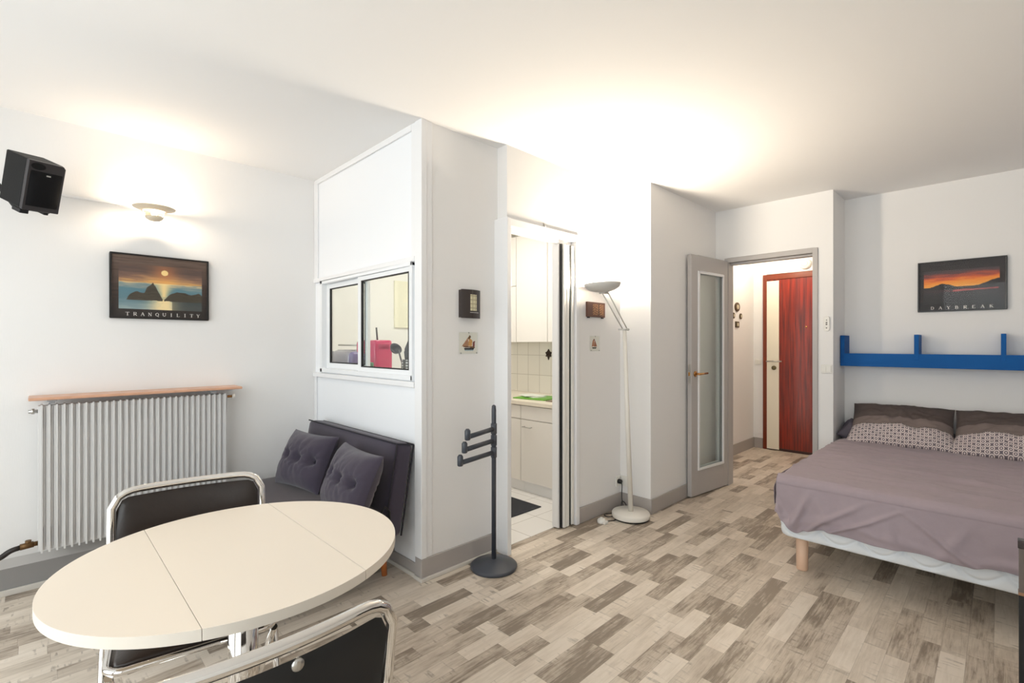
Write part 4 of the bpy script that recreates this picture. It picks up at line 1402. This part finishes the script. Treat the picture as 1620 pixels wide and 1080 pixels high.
# sheet/duvet cover over the mattress
hem_px = [(.86, .30), (.84, .232)]
HEM = [(.90, .33), (.86, .285), (.80, .232), (.75, .258), (.66, .285), (.56, .276), (.45, .268), (.36, .270), (.27, .280), (.15, .272), (.0, .288), (-.2, .28), (-.6, .285), (-1.2, .28)]
def hem(y):
    for (a, b), (c, d) in zip(HEM, HEM[1:]):
        if a >= y >= c:
            s = (a - y) / (a - c)
            s = s * s * (3 - 2 * s)
            return b + (d - b) * s
    return HEM[0][1] if y > HEM[0][0] else HEM[-1][1]
CY0, CY1 = .905, -.578
def z_rel(y, k):
    return k - .82 - .10 * sin(y * 7 + .6)
TL = 4.70 - BX0
def cover(u, v):
    """u: 0 left .. 1 right ; v: 0 hem of the front .. 1 at the pillows"""
    y = CY0 + (CY1 - CY0) * u
    rr = .045
    zt = .532
    xf = BX0 - .022
    hz = hem(y)
    drop = zt - rr - hz
    tot = drop + rr * pi / 2 + TL
    # put more rows on the front drop
    vv = v
    if vv < .35:
        s = vv / .35 * drop
        k = 1 - s / max(drop, 1e-6)          # 1 at hem
        fold = (.012 * sin(y * 11 + 1.2 + k * 1.9) + .006 * sin(y * 27 + k * 3) + .020 * fbm(y * 3.2, k * .7, 2.2)) * (k ** .9)
        dg = 0.0
        for fy0, fsl, fa, fw in ((.83, -.10, .016, .020), (.74, -.28, .012, .022), (.64, -.34, .010, .018), (.36, .06, .008, .03), (.20, -.12, .006, .025), (.08, .30, .010, .02), (.62, .10, .006, .03)):
            cc = fy0 + fsl * (1 - k)
            dg += 1.7 * fa * exp(-((y - cc) / fw) ** 2) * min(1, k * 1.6)
        dg += .008 * exp(-((z_rel(y, k)) / .1) ** 2)
        x = xf - .010 * k - abs(fold) * .8 - dg - .008
        z = hz + s
        if y > .84:
            x += .0
        return (x, y + .01 * fbm(y * 3, z * 6, 1) * k, z)
    elif vv < .45:
        a = (vv - .35) / .10 * pi / 2
        x = xf - .01 + rr * (1 - cos(a))
        z = zt - rr + rr * sin(a)
        n = .006 * fbm(y * 7, a, 4.4)
        return (x, y, z + n * sin(a))
    else:
        s = (vv - .45) / .55
        x = xf - .01 + rr + s * TL
        wr = .010 * fbm(x * 7 + 4, y * 2.4, 1.1) + .007 * fbm(x * 16, y * 4 + x * 5, 9.2)
        # a few long creases running across the bed
        for cx_, am, wd, fq in ((3.55, .010, .022, 2.1), (3.72, .008, .018, 1.4), (3.9, .008, .020, 1.8), (4.08, .007, .016, 2.6), (4.25, .007, .015, 1.9), (3.32, .006, .03, 1.6)):
            cc = cx_ + .06 * sin(y * fq * 2 + cx_ * 7) + .03 * fbm(y * 3, cx_, 0)
            wr += 1.5 * am * exp(-((x - cc) / wd) ** 2) * (.4 + .6 * sin(y * fq + cx_ * 11) ** 2)
        e = min(1, (CY0 - y) / .08, (y - CY1) / .08)
        z = zt + wr * min(1, s * 8) - .015 * (1 - e) ** 2 + .012 * sin(min(1, s * 1.0) * pi)
        return (x, y, z)
t = thing('bed_cover', 'creased mauve-grey cotton cover draped over the bed', 'bed cover', (0, 0, 0))
m = MB().grid(cover, 190, 170)
m.build('cover_cloth', M_SHEET, t, solid=.003)
# left-hand hanging edge of the cover
def side(u, v, sg=1):
    x = BX0 + .012 + u * 1.62
    dp = .165 * (1 - .25 * u) + .012 * sin(u * 26)
    k = v
    dy = .004 + .012 * sin(k * 2.4) + .010 * k * sin(u * 40) + .006 * fbm(x * 6, k * 2, 0)
    y = CY0 + dy if sg > 0 else CY1 - dy
    if x > XH: y = min(y, YB - .006)
    return (x - .035 * k * (1 - u), y, .524 - dp * k)
MB().grid(side, 90, 14).build('side_flap', M_SHEET, t, solid=.003)
MB().grid(lambda u, v: side(u, v, -1), 90, 14).build('side_flap', M_SHEET, t, solid=.003)

# pillows ---------------------------------------------------------------
def pattern_material():
    m = bpy.data.materials.new('interlaced_ring_print')
    m.use_nodes = True
    nt = m.node_tree; N = nt.nodes.new; L = nt.links.new
    p = nt.nodes['Principled BSDF']; p.inputs['Roughness'].default_value = .85
    tc = N('ShaderNodeTexCoord'); sp = N('ShaderNodeSeparateXYZ'); L(tc.outputs['Object'], sp.inputs[0])
    def math(op, a, b=None):
        n = N('ShaderNodeMath'); n.operation = op
        for i, x in enumerate((a, b)):
            if x is None: continue
            if isinstance(x, (int, float)): n.inputs[i].default_value = x
            else: L(x, n.inputs[i])
        return n.outputs[0]
    S_ = 46.0
    a = math('MULTIPLY', sp.outputs[0], S_); b = math('MULTIPLY', sp.outputs[2], S_)
    p1 = math('ADD', a, b); p2 = math('SUBTRACT', a, b)
    def ringp(o):
        c1 = math('SUBTRACT', math('FRACT', math('ADD', math('MULTIPLY', p1, .5), o)), .5)
        c2 = math('SUBTRACT', math('FRACT', math('ADD', math('MULTIPLY', p2, .5), o)), .5)
        d = math('SQRT', math('ADD', math('MULTIPLY', c1, c1), math('MULTIPLY', c2, c2)))
        r1 = math('LESS_THAN', math('ABSOLUTE', math('SUBTRACT', d, .38)), .085)
        r2 = math('LESS_THAN', d, .13)
        return math('MAXIMUM', r1, r2)
    g = ringp(0.0)
    mx = N('ShaderNodeMix'); mx.data_type = 'RGBA'
    L(g, mx.inputs['Factor']); mx.inputs['A'].default_value = s2l((112, 102, 108)); mx.inputs['B'].default_value = s2l((222, 210, 206))
    L(mx.outputs['Result'], p.inputs['Base Color'])
    return m
M_PAT = pattern_material()
def bed_pillow(label, y, rzd, seed):
    t = thing('bed_pillow', label, 'pillow', (4.64, y, .668), group='dark pillows with a ring-print band')
    # local x -> world -y ; local z up the slope ; leaning back towards the wall
    t.rotation_euler = (radians(-50), 0, radians(-90 + rzd))
    fn = pillow_fn(.61, .40, .18, (), p=2.5, seed=seed, wr=.014, pinch=.035)
    m = MB()
    V1 = .52
    m.grid(lambda u, v: fn(u, V1 + (1 - V1) * v, 1), 40, 20)
    m.grid(lambda u, v: fn(u, v, -1), 40, 30)
    m.build('pillow_body', M_PDARK, t)
    MB().grid(lambda u, v: fn(u, .33 + (V1 - .33) * v, 1), 40, 10).build('plain_band', M_PMID, t)
    def fl_(u, v):
        q = fn(u, .33 * v, 1)
        lo = fn(u, 0, 1)
        k = 1 - v
        return (q.x * (1 + .07 * k), q.y - .004 * sin(v * pi) - .0, q.z - .030 * k)
    MB().grid(fl_, 40, 14).build('patterned_band', M_PAT, t, solid=.002)
    return t
bed_pillow('dark pillow with ring-print band, left one on the bed', .532, 3, 2.0)
bed_pillow('dark pillow with ring-print band, right one cut by the photo edge', -.070, -1, 7.0)
# flat under-pillow seen at the left end and in the gap
t = thing('under_pillow', 'crumpled dark grey-purple pillow lying under the left pillow against the wall', 'pillow', (4.735, .735, .590))
t.rotation_euler = (radians(-90 + 8), 0, radians(-90))
fn = pillow_fn(.38, .36, .16, (), p=3.0, seed=11, wr=.03, pinch=.05)
M_UND = mat('slate_purple_cotton', (82, 76, 86), .85, bump=.3, bscale=300, var=.1, vscale=20)
pillow_mb(fn, 36).build('pillow_case', M_UND, t)
t = thing('under_pillow', 'dark cushion in the gap between the two bed pillows', 'pillow', (4.70, .225, .565))
t.rotation_euler = (radians(-90 + 6), 0, radians(-90))
fn = pillow_fn(.30, .26, .10, (), p=4.0, seed=15, wr=.01, pinch=.03)
pillow_mb(fn, 30).build('pillow_case', M_UND, t)

# ------------------------------------------------------------------ blue shelf over the bed
M_BLUE = mat('blue_gloss_paint', (6, 82, 150), .6, spec=.2, var=.06, vscale=9)
t = thing('blue_shelf', 'bright blue wall shelf with upright dividers over the bed', 'shelf', (XB, 0, 0))
SX = -.18
MB().box(SX, SX + .02, -1.3, .925, 1.103, 1.206).build('front_board', M_BLUE, t, bevel=0.002)
MB().box(SX + .02, 0, -1.3, .925, 1.150, 1.168).build('shelf_board', M_BLUE, t)
for y0, y1 in ((.897, .926), (.431, .459), (-.026, .0), (-.50, -.473), (-.96, -.933)):
    MB().box(SX - .002, 0, y0, y1, 1.16 if y1 < .9 else 1.103, 1.352).build('upright_divider', M_BLUE, t, bevel=0.002)

# ------------------------------------------------------------------ dark panel at the right edge
M_CABT = mat('black_brown_gloss', (30, 16, 16), .2, spec=.6)
M_CABB = mat('smoked_brown_front', (84, 74, 68), .25, spec=.5, var=.15, vscale=12, stretch=(1, 6, 1))
M_CABD = mat('black_glass_front', (10, 11, 13), .15, spec=.4)
t = thing('upright_panel', 'dark glossy upright panel on feet, cut off by the right edge of the photo', 'panel', (1.89, -.032, 0))
MB().box(0, .030, -1.1, .0, .728, .75).build('top_rail', M_CABT, t, bevel=0.002)
MB().box(.002, .028, -1.098, -.002, .610, .728).build('brown_band', M_CABB, t)
MB().box(.001, .029, -1.099, -.001, .602, .610).build('tan_strip', mat('tan_strip', (120, 84, 54), .4), t)
MB().box(.002, .028, -1.098, -.002, .05, .602).build('black_panel', M_CABD, t)
for yy in (-.15, -.95):
    MB().box(-.0, .16, yy - .03, yy + .03, 0, .05).build('foot', M_BLACK, t, bevel=0.003)

# ------------------------------------------------------------------ kitchen
M_KCAB = mat('white_kitchen_front', (226, 222, 216), .3, spec=.4)
M_WORK = mat('cream_worktop', (222, 214, 198), .35, var=.05, vscale=30)
def cab_front(parent, x, y0, y1, z0, z1, name):
    return MB().box(x - parent.location.x, x + .018 - parent.location.x, y0 - parent.location.y + .0015, y1 - parent.location.y - .0015, z0, z1).build(name, M_KCAB, parent, bevel=0.0015)
def bar_handle(parent, x, y0, y1, z):
    px, py = parent.parent.location.x, parent.parent.location.y
    m = MB().tube([(x - px - .026, y0 - py, z), (x - px - .026, y1 - py, z)], .005, 8)
    for yy in (y0 + .008, y1 - .008):
        m.tube([(x - px - .026, yy - py, z), (x - px, yy - py, z)], .004, 8)
    m.build('handle', M_STEEL, parent)
FX = 2.985
for (y0, y1, lab, hy) in ((2.225, 2.915, 'white base cabinet with a long bar handle, right in the kitchen doorway', (2.78, 2.875)), (2.917, 3.52, 'white base cabinet at the left of the kitchen doorway view', (3.03, 3.09))):
    c = thing('base_cabinet', lab, 'cabinet', (3.3, (y0 + y1) / 2, 0), group='kitchen base cabinets')
    MB().box(FX + .019 - 3.3, KXE - .004 - 3.3, y0 - (y0 + y1) / 2, y1 - (y0 + y1) / 2, .11, .755).build('carcass', M_KCAB, c)
    MB().box(3.03 - 3.3, 3.05 - 3.3, y0 - (y0 + y1) / 2, y1 - (y0 + y1) / 2, .003, .11).build('kick_board', M_TRIM, c)
    d = cab_front(c, FX, y0, y1, .638, .752, 'drawer')
    if y0 > 2.9:
        bar_handle(d, FX, hy[0] + .02, hy[1] + .02, .70)
    d2 = cab_front(c, FX, y0, y1, .105, .632, 'door')
    if y0 < 2.9:
        bar_handle(d2, FX, hy[0], hy[1], .575)
m = MB().box(FX - .02, KXE, 2.215, KB, .758, .795)
tag(m.build('kitchen_worktop', M_WORK, bevel=0.005), 'cream worktop over the white base cabinets', 'worktop')
for i, (y0, y1, z0, lab) in enumerate(((2.24, 2.842, 1.30, 'white wall cabinet, rightmost in the kitchen doorway'), (2.845, 3.235, 1.30, 'tall white wall cabinet in the middle of the kitchen doorway'), (3.238, 3.75, 1.30, 'white wall cabinet with a split door, left in the kitchen doorway'))):
    c = thing('wall_cabinet', lab, 'cabinet', (3.4, (y0 + y1) / 2, 0), group='kitchen wall cabinets')
    yy = (y0 + y1) / 2
    MB().box(3.269 - 3.4, KXE - .004 - 3.4, y0 - yy, y1 - yy, z0 + .002, 2.3).build('carcass', M_KCAB, c)
    if i < 2:
        cab_front(c, 3.25, y0, y1, z0, 2.3, 'door')
    else:
        cab_front(c, 3.25, y0, y1, z0, 1.83, 'door'); cab_front(c, 3.25, y0, y1, 1.835, 2.3, 'door')
# things on the worktop
t = thing('cutting_board', 'bright green board lying on the kitchen worktop', 'board', (3.22, 2.93, .795))
t.rotation_euler = (0, 0, radians(8))
MB().box(-.15, .15, -.17, .17, 0, .010).build('board', mat('green_plastic', (96, 160, 44), .4), t, bevel=0.003)
t = thing('paper_sheets', 'white papers spread on the green board', 'papers', (3.22, 2.98, .806), radians(-14))
for k, (a, b, r_) in enumerate(((0, 0, 0), (.03, .04, .3), (-.02, .05, -.25))):
    MB().box(-.07, .07, -.10, .10, k * .004, k * .004 + .003, 0, Matrix.Translation((a, b, 0)) @ Matrix.Rotation(r_, 4, 'Z')).build('sheet', mat('paper', (226, 230, 220), .7), t)
t = thing('hob', 'brown built-in hob at the right of the kitchen worktop', 'hob', (3.30, 2.50, .795))
MB().box(-.22, .22, -.2, .215, 0, .006).build('plate', mat('brown_enamel', (110, 88, 68), .3), t, bevel=0.003)
for a, b in ((-.1, -.08), (.1, -.08), (-.1, .1), (.1, .1)):
    MB().lathe([(0, .006), (.07, .006), (.07, .012), (0, .012)], 28, 0, Matrix.Translation((a, b, 0))).build('hotplate', mat('dark_hotplate', (44, 38, 34), .5), t)
t = thing('leaf_hook', 'dark leaf-shaped ornament on the kitchen wall tiles', 'ornament', (KXE, 3.13, 1.178))
lf = [(0, .055), (.018, .03), (.04, .022), (.028, .0), (.036, -.02), (.014, -.02), (0, -.055), (-.014, -.02), (-.036, -.02), (-.028, 0), (-.04, .022), (-.018, .03)]
MB().prism(lf, 0, .010, 0, R_).build('leaf', mat('dark_bronze', (62, 48, 38), .5, .4), t, bevel=0.002)
MB().tube([(-.010, 0, .01), (-.025, 0, -.005), (-.028, 0, -.02)], .004, 8).build('hook', mat('dark_bronze_hook', (62, 48, 38), .5, .4), t)
t = thing('door_mat', 'dark grey mat on the white kitchen floor tiles', 'mat', (2.45, 2.705, .003))
MB().box(-.37, .37, -.175, .175, 0, .008).build('pile', mat('charcoal_pile', (44, 46, 52), .95, var=.35, vscale=30, bump=.8, bscale=250, stretch=(1, 4, 1)), t, bevel=0.003)

# counter under the window with appliances
tag(B(XP + .05, 2.02, 2.32, KB, .985, 1.01).build('window_counter', M_WORK, bevel=0.004), 'worktop inside the kitchen, under the sliding window', 'worktop')
for y0, y1 in ((2.34, 2.96), (2.963, 3.55), (3.553, 4.14)):
    c = thing('base_cabinet', {2.34: 'white kitchen cabinet under the window counter, nearest the doorway', 2.963: 'white kitchen cabinet under the middle of the window counter', 3.553: 'white kitchen cabinet under the far end of the window counter'}[y0], 'cabinet', (1.77, (y0 + y1) / 2, 0), group='cabinets under the window counter')
    h = (y1 - y0) / 2
    MB().box(-.21, .20, -h, h, .1, .985).build('carcass', M_KCAB, c)
    MB().box(.202, .22, -h + .002, h - .002, .1, .98).build('door', M_KCAB, c, bevel=0.002)
    MB().box(-.21, .16, -h, h, .003, .1).build('kick_board', M_TRIM, c)
M_TOAST = mat('brushed_toaster', (176, 174, 186), .3, .75)
t = thing('toaster', 'silver toaster behind the left window pane', 'toaster', (1.72, 3.53, 1.01), radians(8))
soft_box(-.085, .085, -.13, .13, .015, .225, .045, 0, 8).build('body', M_TOAST, t)
soft_box(-.088, .088, .12, .165, .01, .215, .03, 0, 8).build('end_cap', mat('grey_end_cap', (150, 150, 158), .4), t)
soft_box(-.088, .088, -.165, -.12, .01, .215, .03, 0, 8).build('end_cap', mat('purple_end_cap', (120, 110, 156), .4), t)
MB().box(-.035, -.012, -.10, .10, .222, .2265).box(.012, .035, -.10, .10, .222, .2265).build('slot', M_BLACK, t)
MB().box(-.01, .01, -.185, -.16, .13, .15).build('lever', M_BLACK, t, bevel=0.003)
M_PINK = mat('magenta_gloss', (196, 34, 92), .2, coat=.5)
t = thing('coffee_machine', 'magenta kitchen machine behind the window mullion', 'coffee machine', (1.74, 3.205, 1.01), radians(10))
soft_box(-.08, .08, -.13, -.05, .0, .30, .02, 0, 8).build('body', M_PINK, t)
soft_box(-.078, .078, -.13, .10, .20, .30, .03, 0, 8).build('head', M_PINK, t)
MB().lathe([(0, 0), (.075, 0), (.085, .012), (.085, .02), (0, .02)], 28, 0, Matrix.Translation((0, .08, 0))).build('base', M_PINK, t)
MB().lathe([(0, .022), (.05, .022), (.062, .06), (.055, .13), (.05, .132), (.056, .06), (0, .03)], 28, 0, Matrix.Translation((0, .08, 0))).build('glass_jug', glass_mat('jug_glass', (.85, .92, .9)), t)
MB().tube([(0, -.055, .295), (-.005, -.05, .39)], .006, 8).build('lever', mat('dark_lever', (48, 46, 48), .4), t)
MB().tube([(-.02, .13, .262), (-.03, .36, .264)], .006, 8).build('side_arm', M_STEEL, t)
# utensil jar
t = thing('utensil_holder', 'perforated steel jar at the right of the window', 'utensil holder', (1.70, 2.655, 1.01), 0)
MB().lathe([(0, 0), (.052, 0), (.052, .172), (.049, .172), (.049, .004), (0, .004)], 32).build('jar', tile_material('punched_steel', (198, 198, 200), (60, 58, 60), .016, .018, 'XZ', .3, gap=.018), t)
M_UT = mat('dark_nylon', (58, 60, 68), .45)
def utensil(name, label, top, head, tilt):
    u = thing(name, label, 'kitchen utensil', (1.70 + tilt[0], 2.655 + tilt[1], 1.016), group='dark kitchen utensils in the steel jar')
    q = Vector(top)
    MB().tube([(0, 0, 0), q * .6, q], [.004, .005, .006], 10).build('shaft', M_UT, u)
    if head == 'ladle':
        MB().lathe([(.0001, -.03), (.03, -.022), (.042, 0), (.039, 0), (.028, -.018), (.0001, -.026)], 22, 0, Matrix.Translation(q + Vector((0, .03, .012))) @ Matrix.Rotation(radians(55), 4, 'X')).build('bowl', M_UT, u)
    elif head == 'turner':
        R2 = Matrix.Translation(q) @ Matrix.Rotation(radians(38), 4, 'X')
        pl = [(-.006, 0), (.006, 0), (.04, .03), (.042, .11), (-.042, .11), (-.04, .03)]
        MB().prism(pl, -.0015, .0015, 0, R2 @ Matrix(((0, 0, 1, 0), (1, 0, 0, 0), (0, 1, 0, 0), (0, 0, 0, 1)))).build('blade', M_UT, u, bevel=0.001)
    else:
        m = MB()
        for k in range(5):
            a = pi * k / 5
            m.tube([q + Vector((cos(a) * .032 * sin(s), sin(a) * .032 * sin(s), .05 - .05 * cos(s))) for s in [2 * pi * i / 24 for i in range(24)]], .0014, 6, closed=True)
        m.build('wire_loops', M_UT, u)
utensil('ladle', 'dark ladle in the steel jar, leaning left', (-.005, .105, .225), 'ladle', (0, .018))
utensil('turner', 'dark slotted turner in the steel jar, reaching furthest left', (.0, .060, .165), 'turner', (.014, .012))
utensil('spatula', 'dark spatula standing in the middle of the steel jar', (.0, .018, .185), 'turner', (-.016, .0))
utensil('whisk', 'dark whisk in the steel jar, at the window edge', (.0, -.025, .185), 'whisk', (.0, -.02))
# small glass jar with green lid
t = thing('spice_jar', 'small glass jar with a green lid beside the magenta machine', 'jar', (1.62, 3.03, 1.01))
MB().lathe([(0, 0), (.032, 0), (.034, .006), (.034, .10), (.026, .118), (0, .118)], 24).build('glass_body', mat('frosted_jar', (206, 206, 196), .3), t)
MB().lathe([(0, .118), (.030, .118), (.030, .142), (.026, .146), (0, .146)], 24).build('green_lid', mat('green_lid', (70, 120, 84), .4), t)
# pale yellow panel on the far kitchen wall
t = thing('wall_board', 'pale yellow rectangular board on the far kitchen wall', 'board', (2.72, KB, 1.66))
MB().box(-.24, .24, -.02, 0, -.22, .24).build('board', mat('pale_yellow_board', (246, 244, 224), .6), t, bevel=0.004)
# kitchen ceiling fitting
t = thing('ceiling_light', 'white square kitchen ceiling light', 'ceiling light', (2.45, 2.95, CEIL))
MB().box(-.26, .26, -.26, .26, -.025, 0).build('housing', M_WHITEPL, t, bevel=0.006)
